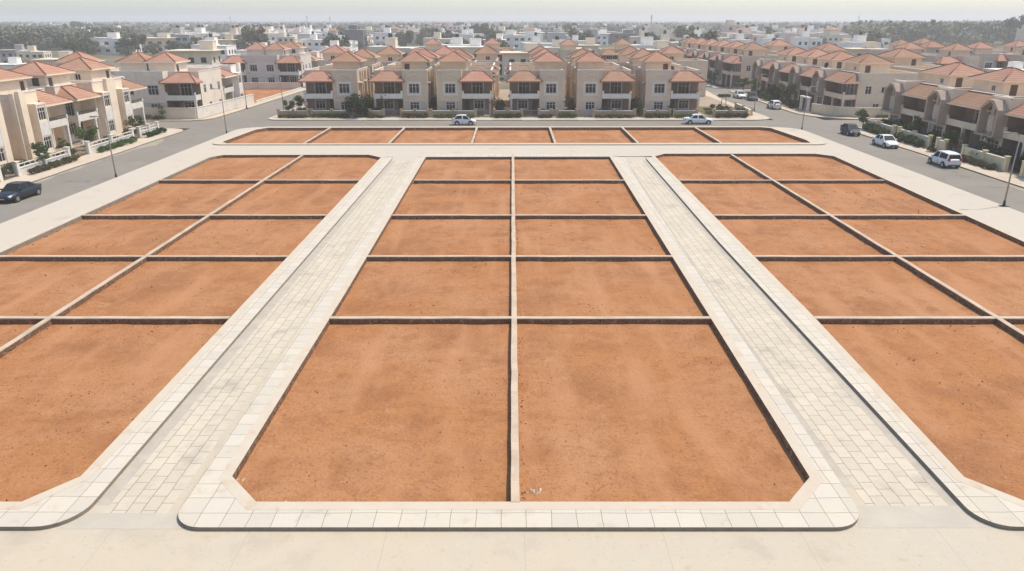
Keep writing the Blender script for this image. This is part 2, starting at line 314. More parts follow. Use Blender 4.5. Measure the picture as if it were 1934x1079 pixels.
# ------------------------------------------------------------------ the setting: ground, roads, plots
def slab(name, outer, holes, z0, z1, m, side=None, kind='structure'):
    bm = bmesh.new(); loops = []
    for loop in [outer] + list(holes):
        vs = [bm.verts.new((x, y, z1)) for x, y in loop]; loops.append(vs)
        for i in range(len(vs)): bm.edges.new((vs[i], vs[(i + 1) % len(vs)]))
    if holes: bmesh.ops.triangle_fill(bm, edges=bm.edges[:], use_beauty=True)
    else:
        bm.faces.new(loops[0])
    for f in bm.faces:
        f.normal_update()
        if f.normal.z < 0: f.normal_flip()
    for vs in loops:
        lo = [bm.verts.new((v.co.x, v.co.y, z0)) for v in vs]
        for i in range(len(vs)):
            j = (i + 1) % len(vs); f = bm.faces.new((vs[i], vs[j], lo[j], lo[i])); f.material_index = 1 if side else 0
    me = bpy.data.meshes.new(name); bm.to_mesh(me); bm.free()
    me.materials.append(m)
    if side: me.materials.append(side)
    o = bpy.data.objects.new(name, me); COL.objects.link(o)
    if kind: o['kind'] = kind
    return o
def offset(poly, d):
    """mitred outward offset of a counter-clockwise polygon"""
    n = len(poly); out = []
    for i in range(n):
        p0, p1, p2 = Vector(poly[i - 1]), Vector(poly[i]), Vector(poly[(i + 1) % n])
        a, b = (p1 - p0).normalized(), (p2 - p1).normalized()
        na, nb = Vector((a.y, -a.x)), Vector((b.y, -b.x)); m_ = (na + nb).normalized()
        out.append(tuple(p1 + m_ * d / max(0.4, m_.dot(na))))
    return out
def arc(cx, cy, r, a0, a1, n=9):
    return [(cx + r * math.cos(R(a0 + (a1 - a0) * k / (n - 1))), cy + r * math.sin(R(a0 + (a1 - a0) * k / (n - 1)))) for k in range(n)]

g = MB(); g._q([(-3400, -120, -0.34), (3400, -120, -0.34), (3400, 4500, -0.34), (-3400, 4500, -0.34)])
tag(g.build('ground', M['ground']), kind='structure')

SOIL_L = [(-34.6, 19.98), (-16.1, 19.98), (-14.95, 21.4), (-15.05, 83.6), (-16.8, 85.4), (-33.8, 85.2), (-35.2, 83.4)]
SOIL_C = [(-8.4, 19.98), (9.1, 19.98), (10.3, 21.35), (10.55, 36.0), (11.3, 84.1), (10.1, 85.6), (-8.6, 85.8), (-9.95, 83.8), (-9.65, 40), (-9.7, 21.4)]
SOIL_R = [(16.9, 19.98), (36.3, 19.98), (36.5, 50), (37.4, 84.5), (35.8, 86.1), (18.0, 86.1), (16.6, 84.4), (16.1, 36), (15.65, 21.35)]
SOIL_T = [(-36.3, 93.1), (38.2, 93.6), (38.5, 96.0), (37.6, 107.2), (36.4, 108.0), (-35.6, 107.4), (-36.7, 105.4), (-37.3, 94.3)]
# base concrete (front road and lanes), with the plots cut out
slab('road', [(-39.6, 3), (42, 3), (42, 90), (-39.6, 90)], [offset(p, 0.1) for p in (SOIL_L, SOIL_C, SOIL_R)], -0.33, 0.0, M['concrete'])
# pale raised path round the plots: two side strips and the cross path
TOPR = arc(38.4, 105.4, 3.5, 0, 90, 7)
TOPL = arc(-36.6, 105.7, 3.2, 90, 180, 7)
pathpoly = ([(-39.7, 3), (-34.8, 3), (-34.8, 83.6), (-33.9, 85.35), (-16.75, 85.55), (-15.2, 84.0), (-9.9, 84.0), (-8.55, 85.95), (10.15, 85.75), (11.4, 84.3),
             (16.5, 84.5), (17.9, 86.2), (35.85, 86.25), (37.5, 84.6), (36.6, 50), (36.4, 3), (41.9, 3)] + TOPR + TOPL)
slab('path', pathpoly, [offset(SOIL_T, 0.1)], -0.2, 0.143, M['concrete_path'], M['kerbface'])
# soil sheets with low relief
def soil(name, poly, seed):
    rnd = random.Random(seed)
    xs = [p[0] for p in poly]; ys = [p[1] for p in poly]
    x0, x1, y0, y1 = min(xs) - .15, max(xs) + .15, min(ys) - .15, max(ys) + .15
    nx, ny = int((x1 - x0) / 0.4), int((y1 - y0) / 0.4)
    from mathutils import noise
    v, f = [], []
    for j in range(ny + 1):
        for i in range(nx + 1):
            x, y = x0 + (x1 - x0) * i / nx, y0 + (y1 - y0) * j / ny
            z = -0.165 + 0.035 * noise.noise((x * .5, y * .5, seed)) + 0.02 * noise.noise((x * 1.9, y * 1.9, seed))
            v.append((x, y, z))
    for j in range(ny):
        for i in range(nx):
            a = j * (nx + 1) + i; f.append((a, a + 1, a + nx + 2, a + nx + 1))
    me = bpy.data.meshes.new(name); me.from_pydata(v, [], f); me.materials.append(M['soil'])
    me.polygons.foreach_set('use_smooth', [True] * len(f))
    o = bpy.data.objects.new(name, me); COL.objects.link(o); o['kind'] = 'structure'
for i, p in enumerate((SOIL_L, SOIL_C, SOIL_R, SOIL_T)): soil('soil', p, i * 7 + 1)
# retaining kerb rings round each plot block
def ring(poly, wd, z1, m, side): slab('kerb', offset(poly, wd), [poly], -0.28, z1, m, side)
ring(SOIL_L, 0.40, 0.150, M['kerbtop'], M['rubble'])
ring(SOIL_C, 0.42, 0.150, M['kerbtop'], M['rubble'])
ring(SOIL_R, 0.40, 0.150, M['kerbtop'], M['rubble'])
ring(SOIL_T, 0.32, 0.258, M['kerbtop'], M['rubble'])
# raised pavements (tile band) round the plots
PAV_C = (arc(-9.75, 19.7, 1.0, 180, 270) + arc(10.1, 19.8, 1.1, 270, 355) + [(11.3, 24), (11.55, 40), (12.3, 70), (13.0, 83.8), (11.5, 84.2), (-9.9, 84.0), (-10.95, 83.8), (-10.9, 40)])
PAV_L = ([(-39.6, 18.72)] + arc(-14.95, 19.95, 1.22, 270, 360) + [(-13.75, 30), (-13.7, 83.8), (-15.1, 83.9), (-14.8, 21.3), (-16.0, 19.86), (-39.6, 19.86)])
PAV_R = ([(41.8, 18.72), (41.8, 19.86), (16.85, 19.86), (15.5, 21.3), (15.95, 36), (16.45, 83.8), (15.35, 83.8), (14.75, 50)] + arc(15.75, 19.75, 1.02, 180, 270))
slab('pavement', [p for p in PAV_C], [offset(SOIL_C, 0.2)], -0.05, 0.146, M['kerbtile'], M['kerbface'])
slab('pavement', PAV_L, [], -0.05, 0.146, M['kerbtile_long'], M['kerbface'])
slab('pavement', PAV_R[::-1], [], -0.05, 0.146, M['kerbtile_long'], M['kerbface'])
PAV_T = arc(-36.6, 93.9, 1.7, 180, 270) + [(38.0, 92.3)] + arc(38.4, 94.2, 1.9, 275, 330) + [(39.9, 96), (38.9, 107.6), (37, 108.9), (-36.0, 108.6), (-37.8, 106)]
slab('pavement', PAV_T, [offset(SOIL_T, 0.2)], 0.0, 0.25, M['kerbtop'], M['kerbface'])
# paved lanes, with a strip of plain gutter at each side
slab('lane', [(-13.25, 19.55), (-11.15, 19.55), (-11.12, 84.0), (-13.2, 84.0)], [], -0.02, 0.004, M['paver'])
slab('lane', [(11.65, 19.95), (14.35, 19.95), (14.35, 40), (14.75, 84), (13.15, 84), (12.3, 60), (11.75, 40)], [], -0.02, 0.004, M['paver'])
slab('gutter', [(-13.78, 20.0), (-13.25, 20.0), (-13.2, 84.0), (-13.72, 84.0)], [], -0.02, 0.003, M['gutter'])
slab('gutter', [(14.35, 19.95), (14.8, 19.95), (14.8, 50), (15.38, 84), (14.75, 84), (14.35, 40)], [], -0.02, 0.003, M['gutter'])
slab('gutter', [(11.18, 21), (11.65, 21), (11.75, 40), (12.3, 60), (13.1, 83), (12.9, 83), (11.5, 40)], [], -0.02, 0.002, M['gutter'])
slab('apron', [(-14.3, 18.8), (-10.3, 18.8), (-10.6, 19.58), (-13.9, 19.58)], [], -0.02, 0.005, M['apron'])
slab('apron', [(10.9, 18.85), (15.2, 18.85), (14.85, 19.96), (11.3, 19.96)], [], -0.02, 0.005, M['apron'])

def ramp(x0, x1, x2, x3):
    m_ = MB(); m_._q([(x0, 82.3, .004), (x1, 82.3, .004), (x3, 84.05, .144), (x2, 84.05, .144)]); tag(m_.build('ramp', M['concrete_path']), kind='structure')
ramp(-13.74, -10.94, -13.76, -10.94); ramp(13.0, 15.36, 13.03, 15.38)
# roads
AS = -0.06
slab('road', [(-47.6, 3), (-39.6, 3), (-39.6, 108), (41.8, 108), (41.8, 3), (50, 3), (50, 60), (50, 245), (42, 245), (42, 118.5), (-39, 118.5), (-39, 160), (-41, 240), (-52, 240), (-50.5, 117), (-90, 117.5), (-90, 109), (-47.6, 109)], [], -0.33, AS, M['asphalt'])
slab('road', [(50, 110.5), (120, 110.5), (120, 118.6), (50, 118.6)], [], -0.33, AS, M['asphalt'])
slab('road', [(50, 169), (110, 169), (110, 174.5), (50, 174.5)], [], -0.33, AS, M['asphalt'])
PVZ = 0.07
def wob(pts, a, seed):
    r = random.Random(seed); return [(x + r.uniform(-a, a), y + r.uniform(-a, a)) for x, y in pts]
# left pavement + yards
le = [(-47.25, y) for y in range(30, 104, 4)]
slab('pavement', [(-52, 29)] + wob(le, 0.12, 3) + arc(-50.4, 104.8, 3.3, 0, 90, 7) + [(-52, 108.1)], [], -0.3, PVZ, M['verge'], M['kerbface'])
slab('yard', [(-95, 29), (-50.3, 29), (-50.3, 107), (-95, 107)], [], -0.3, 0.10, M['yard'])
# left rear pavement and dirt lot
slab('pavement', [(-90, 117.0), (-51, 117.0), (-49, 118.2), (-48.2, 120), (-47.6, 138), (-46.8, 175), (-49, 175), (-49.8, 121), (-51.5, 118.6), (-90, 118.4)], [], -0.3, PVZ, M['verge'], M['kerbface'])
slab('soil', [(-86, 142), (-48.6, 142), (-48.2, 172), (-86, 172)], [], -0.3, 0.04, M['soil'])
slab('yard', [(-90, 118.3), (-49.9, 118.3), (-48.9, 141.9), (-90, 141.9)], [], -0.3, 0.09, M['yard'])
# central island of houses
isl = (arc(-37.4, 119.9, 2.0, 180, 270, 7) + [(38.6, 117.8)] + arc(38.6, 121.2, 3.4, 270, 360, 8) + [(41.9, 129), (42.2, 150), (44, 171), (-40.5, 171), (-39.4, 150)])
slab('pavement', isl, [], -0.3, PVZ, M['verge'], M['kerbface'])
# driveways dip through the kerb in front of the houses
for x in (-24.6, -19.5, -4.5, 3.0, 11.9, 31.5):
    slab('driveway', [(x - 1.4, 117.55), (x + 1.4, 117.55), (x + 1.3, 120.9), (x - 1.3, 120.9)], [], -0.3, PVZ + 0.006, M['concrete_path'])
slab('yard', [(-37.5, 121.1), (38.5, 121.1), (40.5, 124), (41, 170), (-38.5, 170)], [], -0.3, 0.11, M['yard'])
# right pavement + yards
re_ = [(48.7, y) for y in range(104, 28, -4)]
slab('pavement', [(53, 29), (53, 109.4)] + [(51.4, 109.4)] + arc(51.2, 106.6, 2.7, 90, 180, 6) + wob(re_, 0.08, 5), [], -0.3, PVZ, M['verge'], M['kerbface'])
slab('yard', [(51.4, 29), (110, 29), (110, 109.3), (51.4, 108.2)], [], -0.3, 0.10, M['yard'])
slab('pavement', [(48.6, 168.5), (48.4, 132)] + arc(57.5, 127.6, 9.1, 180, 265, 9) + [(120, 118.5), (120, 120.2), (58, 120.2)] + arc(58, 128.1, 7.7, 265, 180, 9) + [(50.2, 168.5)], [], -0.3, PVZ, M['verge'], M['kerbface'])
slab('yard', [(50.1, 168.4), (50.1, 130), (52.5, 123.2), (58, 120.1), (110, 120.1), (110, 168.4)], [], -0.3, 0.05, M['yard'])
slab('pavement', [(47.5, 176), (110, 174.6), (110, 176), (49.5, 176.6), (48, 245), (46, 245)], [], -0.3, PVZ, M['verge'], M['kerbface'])

def sand(x0, x1, ya, yb, side, seed):
    r = random.Random(seed); n = int(abs(yb - ya) / 1.6); e = []
    for i in range(n + 1):
        t = i / n; k = max(.05, math.sin(t * math.pi) ** .5 * (x1 - x0) * r.uniform(.35, 1.0)); e.append((x0 + side * k, ya + (yb - ya) * t))
    pts = [(x0, ya - .01)] + e + [(x0, yb + .01)]
    m_ = MB()
    for i in range(n): m_._q([(x0, e[i][1], AS + .004), (e[i][0], e[i][1], AS + .004), (e[i + 1][0], e[i + 1][1], AS + .004), (x0, e[i + 1][1], AS + .004)])
    tag(m_.build('sand', M['sandfilm']), kind='structure')
for a in ((-47.4, -46.2, 66, 84, 1, 3), (-47.4, -45.4, 84, 100, 1, 4), (48.75, 49.7, 60, 74, -1, 5), (48.75, 49.6, 82, 99, -1, 6), (-39.6, -38.9, 62, 80, -1, 7)): sand(*a)
# ------------------------------------------------------------------ plot walls
def plot_wall(pts, label, wd=0.30, z=0.162, group='low walls dividing the earth plots'):
    """rubble wall with a concrete coping, along a gently wobbling line"""
    r = random.Random(hash((round(pts[0][0]), round(pts[0][1]))) % 9999)
    p, q = Vector(pts[0]), Vector(pts[1]); d = q - p; n = max(2, int(d.length / 1.3)); u = d.normalized(); s_ = Vector((-u.y, u.x))
    line = []
    for i in range(n + 1):
        k = 0.0 if i in (0, n) else 1.0
        line.append((p + d * i / n + s_ * r.uniform(-.014, .014) * k, r.uniform(-.014, .012) * k))
    def strip(mb, hw, z0, z1):
        A = [(c + s_ * hw, dz) for c, dz in line]; B = [(c - s_ * hw, dz) for c, dz in line]
        for i in range(n):
            a0, a1, b0, b1 = A[i], A[i + 1], B[i], B[i + 1]
            T = lambda e: (e[0].x, e[0].y, z1 + e[1]); Bm = lambda e: (e[0].x, e[0].y, z0)
            mb._q((T(b0), T(b1), T(a1), T(a0))); mb._q((Bm(a0), T(a0), T(a1), Bm(a1))[::-1]); mb._q((Bm(b0), Bm(b1), T(b1), T(b0)))
            if z0 > -0.2: mb._q((Bm(b0), Bm(a0), Bm(a1), Bm(b1)))
        mb._q(((B[0][0].x, B[0][0].y, z0), (B[0][0].x, B[0][0].y, z1), (A[0][0].x, A[0][0].y, z1), (A[0][0].x, A[0][0].y, z0)))
        mb._q(((A[-1][0].x, A[-1][0].y, z0), (A[-1][0].x, A[-1][0].y, z1), (B[-1][0].x, B[-1][0].y, z1), (B[-1][0].x, B[-1][0].y, z0)))
    c = p
    b_ = MB(); strip(b_, wd / 2 - 0.012, -0.3, z - 0.05); o = b_.build('plot_wall', M['rubble'])
    k = MB(); strip(k, wd / 2, z - 0.05, z); k.build('coping', M['coping'], o)
    tag(o, label, 'low wall', group)
ROWS = [35.7, 46.4, 57.3, 71.0]
SP = {'left': -24.55, 'centre': 0.11, 'right': 25.8}
ED = {'left': (-34.72, -15.03), 'centre': (-9.7, 10.8), 'right': (16.3, 36.75)}
EDR = {35.7: 10.52, 46.4: 10.7, 57.3: 10.85, 71.0: 11.1}
EDL = {35.7: 16.08, 46.4: 16.2, 57.3: 16.3, 71.0: 16.45}
names = ['nearest', 'second nearest', 'third nearest', 'farthest']
for b in ('left', 'centre', 'right'):
    sx = SP[b]
    plot_wall([(sx, 19.95), (sx, 85.6)], f'long straight wall running away down the middle of the {b} plot block', 0.285, 0.168)
    for i, y in enumerate(ROWS):
        x0, x1 = ED[b]
        if b == 'centre': x1 = EDR[y]
        if b == 'right': x0 = EDL[y]
        if b == 'left': x0 = -34.7 - (y - 30) * 0.006
        for sde, (a, c) in (('left', (x0, sx - 0.14)), ('right', (sx + 0.14, x1))):
            plot_wall([(a, y), (c, y)], f'{names[i]} cross wall in the {sde} half of the {b} plot block')
ords = ['leftmost', 'second from left', 'third from left', 'third from right', 'second from right', 'rightmost']
for i, x in enumerate((-26.5, -15.7, -5.12, 5.52, 16.12, 26.8)):
    plot_wall([(x, 93.2), (x, 107.7)], f'short divider wall {ords[i]} in the far strip of plots', 0.30, 0.268, 'divider walls of the far plot strip')

# clods and pebbles on the plots
rnd = random.Random(11)
def rock(mb, x, y, z, s_, flat=0.6):
    pts = []
    for k in range(6):
        a = k * math.pi / 3 + rnd.uniform(-.3, .3); pts.append((x + math.cos(a) * s_ * rnd.uniform(.6, 1.1), y + math.sin(a) * s_ * rnd.uniform(.6, 1.1), z))
    top = (x + rnd.uniform(-.2, .2) * s_, y + rnd.uniform(-.2, .2) * s_, z + s_ * flat)
    for k in range(6): mb._q((pts[k], pts[(k + 1) % 6], top))
pb = MB()
def inside(x, y):
    for (x0, x1, y0, y1) in ((-34.4, -15.3, 20.3, 84), (-9.4, 10.2, 20.3, 84), (16.4, 36.3, 20.3, 84), (-36, 37, 94, 106.5)):
        if x0 < x < x1 and y0 < y < y1: return True
    return False
n = 0
clus = [(rnd.uniform(-34, 36), 20 + 60 * rnd.random() ** 1.5) for _ in range(60)]
while n < 8500:
    if rnd.random() < .55: c = rnd.choice(clus); x, y = rnd.gauss(c[0], 1.9), rnd.gauss(c[1], .8)
    else: x = rnd.uniform(-35, 37); y = 20 + 66 * rnd.random() ** 1.4
    if not inside(x, y): continue
    rock(pb, x, y, -0.20, rnd.choice([.008, .008, .01, .01, .014, .014, .018, .022, .036]) * (1 + y / 60) * rnd.uniform(.7, 1.2) + .012, 1.2); n += 1
for b in ('left', 'centre', 'right'):      # spill of rubble along the right-hand foot of the spine walls
    for _ in range(420):
        y = 20.5 + 62 * rnd.random(); x = SP[b] + 0.22 + abs(rnd.gauss(0, .09)); rock(pb, x, y, -0.19, rnd.uniform(.03, .07), 1.0)
for _ in range(420):
    y = 21 + 62 * rnd.random(); rock(pb, -34.65 + abs(rnd.gauss(0, .12)) - y * .006 + .2, y, -0.19, rnd.uniform(.03, .09), 1.2)
o = pb.build('pebbles', M['pebble']); tag(o, 'small clods and pebbles strewn over the red earth plots', 'pebbles', kind='stuff')
def heap(x, y, label, n=9, s_=.09, spread=.2):
    root = empty('rubble_heap' if n > 1 else 'stone', (x, y, -.16)) if n > 1 else None
    for _ in range(n):
        mb = MB(); rock(mb, rnd.gauss(0, spread), rnd.gauss(0, spread * .6), 0, s_ * rnd.uniform(.5, 1.3), .9); o = mb.build('stone', M['stone'], root)
        if not root: o.location = (x, y, -.16); root = o
    tag(root, label, 'rubble')
for px, py, lb, nn, ss in ((1010, 928, 'small heap of pale broken stone just right of the centre spine wall', 14, .07), (452, 905, 'pale stones in the front left corner of the centre plots', 5, .07),
        (535, 950, 'pale crumbs of stone by the front kerb of the left front centre plot', 8, .045), (560, 878, 'single pale sliver of stone lying on the left front centre plot', 1, .07),
        (1408, 930, 'pair of pale stones near the front right corner of the centre plots', 2, .06), (1225, 618, 'small pale stone below the nearest cross wall of the centre block', 1, .06),
        (1205, 380, 'pale chip of stone far right in the centre block', 1, .1), (1845, 425, 'white stone at the far right edge of the right plots', 1, .09), (1745, 465, 'small heap of light stones near a cross wall of the right plots', 6, .1),
        (386, 432, 'lone pale stone in the left block beside its spine wall', 1, .12)):
    x, y = at(px, py, -0.16); heap(x, y, lb, nn, ss, .13 if nn > 3 else .06)

# ------------------------------------------------------------------ houses
def window(root, o, u, n, u0, u1, z0, z1, mir, style='bars', t=0.2):
    """surround, casement bars and pane set into an opening; same frame of reference as MB.panel"""
    f = MB(mir)
    U = Vector((u[0], u[1], 0)); Nn = Vector((n[0], n[1], 0)); O = Vector((o[0], o[1], 0)); Z = Vector((0, 0, 1))
    def blk(a, b, c, d, k0, k1):
        f.obox(O + U * (a + b) / 2 + Z * (c + d) / 2 + Nn * (k0 + k1) / 2, U * (b - a) / 2, Nn * (k1 - k0) / 2, Z * (d - c) / 2)
    s_ = 0.13
    if style != 'plain':
        blk(u0 - s_, u1 + s_, z1 + .002, z1 + s_, -.03, .06); blk(u0 - s_ - .05, u1 + s_ + .05, z0 - s_, z0 - .002, -.03, .10)
        blk(u0 - s_, u0 - .002, z0, z1, -.03, .055); blk(u1 + .002, u1 + s_, z0, z1, -.03, .055)
    w_ = u1 - u0; nb = 3 if w_ > 1.3 else 2
    for k in range(nb + 1):
        c = u0 + .03 + (w_ - .06) * k / nb; blk(c - .035, c + .035, z0, z1, -.11, -.06)
    blk(u0, u1, z1 - .06, z1, -.105, -.055); blk(u0, u1, z0, z0 + .06, -.105, -.055)
    if z1 - z0 > 1.2: zc = z0 + (z1 - z0) * .68; blk(u0, u1, zc - .025, zc + .025, -.105, -.055)
    w = f.build('window', M['frame'], root)
    g_ = MB(mir)
    P = lambda a, z: tuple(O + U * a + Z * z + Nn * -.12)
    g_._q((P(u0, z0), P(u1, z0), P(u1, z1), P(u0, z1))); g_.build('pane', M['glass'], w)
    return w
def leaf_door(root, o, u, n, u0, u1, z0, z1, mir):
    U = Vector((u[0], u[1], 0)); Nn = Vector((n[0], n[1], 0)); O = Vector((o[0], o[1], 0)); Z = Vector((0, 0, 1))
    f = MB(mir); f.obox(O + U * (u0 + u1) / 2 + Z * (z0 + z1) / 2 + Nn * -.1, U * (u1 - u0) / 2, Nn * .03, Z * (z1 - z0) / 2)
    d = f.build('door', M['door'], root)
    h = MB(mir); h.obox(O + U * (u1 - .15) + Z * (z0 + 1.0) + Nn * -.05, U * .03, Nn * .03, Z * .08); h.build('handle', M['metal'], d)

def ridges(root, mir, lines, m='ridge'):
    k = MB(mir)
    for p, q in lines:
        if (Vector(p) - Vector(q)).length > .1: k.tube([Vector(p) + Vector((0, 0, .03)), Vector(q) + Vector((0, 0, .03))], 0.085, 6)
    k.build('ridge_tile', M[m], root)

def make_villa(style='bay', mirror=False, W=8.7, D=11.5, split=4.9, tower=True, tdoor=False, hoods=False):
    """two storeys and a roof room. local front faces -Y. balcony half x 0..split, bay half x split..W"""
    root = empty('villa'); mir = W if mirror else None
    H = 7.1; PY = 2.0; B0 = split
    b = MB(mir)
    FR, LEFT, RT, BK = ((1, 0), (0, -1)), ((0, -1), (-1, 0)), ((0, 1), (1, 0)), ((-1, 0), (0, 1))
    wins = []; doors = []
    # bay front
    bw = W - B0
    if style == 'bay':
        c = bw / 2; hol = [(c - .85, c + .85, 3.65, 5.15), (c - .75, c + .75, 1.0, 2.25)]
        b.panel((B0, 0), *FR, bw, 0, 7.25, hol); wins += [((B0, 0), *FR, *h) for h in hol]
    elif style == 'box':
        b.panel((B0, 0), *FR, bw, 0, 7.25, [])
    else:   # pointed-arch pylon
        hol = [(.75, 1.25, 3.5, 5.3), (bw - 1.25, bw - .75, 3.5, 5.3), (.6, bw - .6, .8, 2.3)]
        b.panel((B0, 0), *FR, bw, 0, 7.1, hol); wins += [((B0, 0), *FR, *h, 'plain') for h in hol[:2]] + [((B0, 0), *FR, *hol[2])]
    # cheek beside the balcony, recessed front wall, sides, back
    pw = MB(mir); pw.panel((B0, PY), *LEFT, PY - .002, 0, 5.6, [], .02)
    b.panel((B0 - .0, PY), *LEFT, PY, 5.6, 7.25, [], .18)
    ph = [(1.5, 3.3, 3.2, 5.3), (1.4, 3.0, .95, 2.35), (B0 - 1.1, B0 - .25, .2, 2.35)]
    if split > 6: ph = [(1.2, 2.6, 3.2, 5.3), (4.0, 5.6, 3.2, 5.3), (1.4, 3.4, .95, 2.35), (B0 - 2.0, B0 - 1.1, .2, 2.35)]
    pw.panel((0, PY), *FR, B0, 0, 5.6, ph); b.panel((0, PY), *FR, B0, 5.6, H)
    pw.build('porch_wall', M[{'bay': 'stucco_rose_shaded', 'box': 'stucco', 'arch': 'stucco_rose_shaded'}[style]], root)
    for h in ph[:-1]: wins.append(((0, PY), *FR, *h))
    doors.append(((0, PY), *FR, *ph[-1]))
    sh = [(1.2, 2.2, 3.7, 5.0), (4.6, 5.6, 3.9, 4.9), (7.2, 8.2, 3.7, 5.0), (1.4, 2.4, .9, 2.1), (5.6, 6.6, .9, 2.1)]
    b.panel((0, D), *LEFT, D - PY, 0, H, sh); wins += [((0, D), *LEFT, *h, 'plain') for h in sh]
    sh2 = [(2.2, 3.0, 3.8, 5.0), (6.0, 6.8, 3.8, 5.0), (9.2, 10.0, 3.8, 5.0), (2.2, 3.0, .9, 2.2), (6.0, 6.8, .9, 2.2)]
    b.panel((W, 0), *RT, D, 0, H + .02, sh2); wins += [((W, 0), *RT, *h, 'plain') for h in sh2]
    bh = [(1.2, 2.6, 3.6, 5.0), (5.2, 6.4, 3.6, 5.0), (1.2, 2.6, .9, 2.2), (5.2, 6.4, .9, 2.2)]
    b.panel((W, D), *BK, W, 0, H - .02, bh); wins += [((W, D), *BK, *h, 'plain') for h in bh]
    b.box(.2, W - .2, PY + .18, D - .2, 6.3, 6.42); b.box(B0 + .2, W - .2, .2, PY + .18, 6.3, 6.42)
    b.box(.05, W - .05, .06 if False else PY + .05, D - .05, -.25, .12)
    b.build('wall', M['stucco'], root)
    # interior floor keeps light from passing through
    # projecting ribs on the bay-side wall
    if style != 'arch':
        for y in (.02, 3.6, 5.0, 7.6, 10.6): r = MB(mir); r.box(W + .002, W + .34, y, y + .5, 0, 6.9 if y > 1 else 7.3); r.build('pilaster', M['stucco'], root)
        for y, y2, z in ((1.9, 3.3, 5.15), (5.7, 7.2, 5.15), (5.7, 7.2, 2.4)): r = MB(mir); r.box(W + .002, W + .6, y, y2, z, z + .1); r.build('window_hood', M['white'], root)
    # parapet coping
    k = MB(mir)
    k.box(-.05, B0, PY - .05, PY + .25, H, H + .07); k.box(-.05, .25, PY + .25, D - .25, H, H + .07); k.box(-.05, W + .05, D - .25, D + .05, H, H + .07)
    k.box(W - .25, W + .06, .25, D - .25, H + .02, H + .09); k.box(B0 - .05, W + .06, -.05, .25, 7.25, 7.33)
    k.build('parapet_coping', M['white'], root)
    # balcony
    bal = MB(mir); bal.box(.1, B0 - .003, -.15, PY - .003, 2.8, 3.0)
    bal.box(.1, B0 - .003, -.15, .02, 3.0, 3.6); bal.box(.1, .25, .02, PY - .003, 3.0, 3.6)
    bal.box(.06, .3, -.19, .06, 3.6, 4.05); bal.box(B0 - .32, B0 - .004, -.19, .06, 3.6, 4.05)
    bo = bal.build('balcony', M['stucco' if style == 'arch' else 'white'], root)
    rl = MB(mir); rl.bar((.3, -.06, 3.98), (B0 - .3, -.06, 3.98), .05)
    for i in range(int((B0 - .6) / .35)): rl.bar((.45 + i * .35, -.06, 3.6), (.45 + i * .35, -.06, 3.97), .025)
    rl.build('railing', M['darkmetal'], bo)
    for x in ((.14, B0 - .9) if style == 'box' else (.14,) if style == 'bay' else (.14, B0 * .52)):
        c = MB(mir); c.box(x, x + .3, -.1, .2, 0, 2.8); c.box(x - .04, x + .34, -.14, .24, 2.55, 2.799); c.build('column', M['white' if style == 'box' else 'stucco'], root)
    # lean-to tile roof over the balcony
    x0, x1, y0, z, h, top = -.55, B0 + .45, -.85, 5.62, 1.42, PY - .003
    if style == 'arch': x1 = B0 - .004; y0 = -.5
    rr = top - y0; run = rr * .72
    xr = x1 - run if style != 'arch' else x1
    e = MB(mir); e._q(((x0, y0, z), (x1, y0, z), (xr, top, z + h), (x0 + run, top, z + h))); e._q(((x0, top, z), (x0, y0, z), (x0 + run, top, z + h)))
    if style != 'arch': e._q(((x1, y0, z), (x1, top, z), (xr, top, z + h)))
    ro = e.build('roof', M['roof'], root)
    fs = MB(mir); fs.box(x0, x1, y0, y0 + .12, z - .2, z - .004); fs.box(x0, x0 + .12, y0 + .12, top, z - .2, z - .004)
    if style != 'arch': fs.box(x1 - .12, x1, y0 + .12, -.06, z - .2, z - .004)
    fs.box(x0 + .12, min(x1 - .12, B0 - .004), y0 + .12, top, z - .12, z - .05)
    fs.build('eave', M['stucco_rose_shaded' if style == 'bay' else 'stucco'], ro)
    ln = [((x0, y0, z), (x0 + run, top, z + h)), ((x0 + run, top, z + h), (xr, top, z + h))]
    if style != 'arch': ln.append(((x1, y0, z), (xr, top, z + h)))
    ridges(ro, mir, ln)
    # style details on the bay
    if style == 'bay':
        a = MB(mir); cx = B0 + bw / 2
        pts = [(cx + 1.3 * math.cos(t), 5.85 + .8 * math.sin(t)) for t in [math.pi * i / 10 for i in range(11)]]
        for i in range(10):
            (xa, za), (xb, zb) = pts[i], pts[i + 1]; a.bar((xa, -.05, za), (xb, -.05, zb), .12, .1)
        a.build('arch_moulding', M['white'], root)
        a = MB(mir); cw = B0 + bw / 2; a.box(cw - 1.15, cw - .986, -.035, -.002, 3.3, 5.5); a.box(cw + .986, cw + 1.15, -.035, -.002, 3.3, 5.5); a.box(cw - .985, cw + .985, -.035, -.002, 5.285, 5.5); a.box(cw - .985, cw + .985, -.035, -.002, 3.3, 3.515)
        a.build('window_surround', M['white'], root)
        a = MB(mir); a.box(cx - .22, cx + .22, -.07, -.002, 5.75, 6.25); a.box(cx - .12, cx + .12, -.06, -.002, 5.45, 5.75); a.build('keystone', M['stucco'], root)
        a = MB(mir); a.box(B0 + .5, W - .3, -.06, -.002, 2.95, 3.05); a.build('string_course', M['stucco'], root)
        a = MB(mir); a.box(B0 + .35, W - .35, -.22, -.002, 2.45, 2.53); a.build('window_hood', M['white'], root)
        a = MB(mir); a.box(B0 + .15, B0 + .3, -.04, -.002, .1, 7.1); a.build('pilaster', M['stucco'], root)
        a = MB(mir); a.box(W - .4, W - .25, -.04, -.002, .1, 7.1); a.build('pilaster', M['stucco'], root)
    elif style == 'box':
        a = MB(mir); a.box(W - 1.0, W + .05, -.45, -.002, 0, 7.5); a.build('pilaster', M['stucco'], root)
        bx0, bx1 = B0 + .35, B0 + 2.15
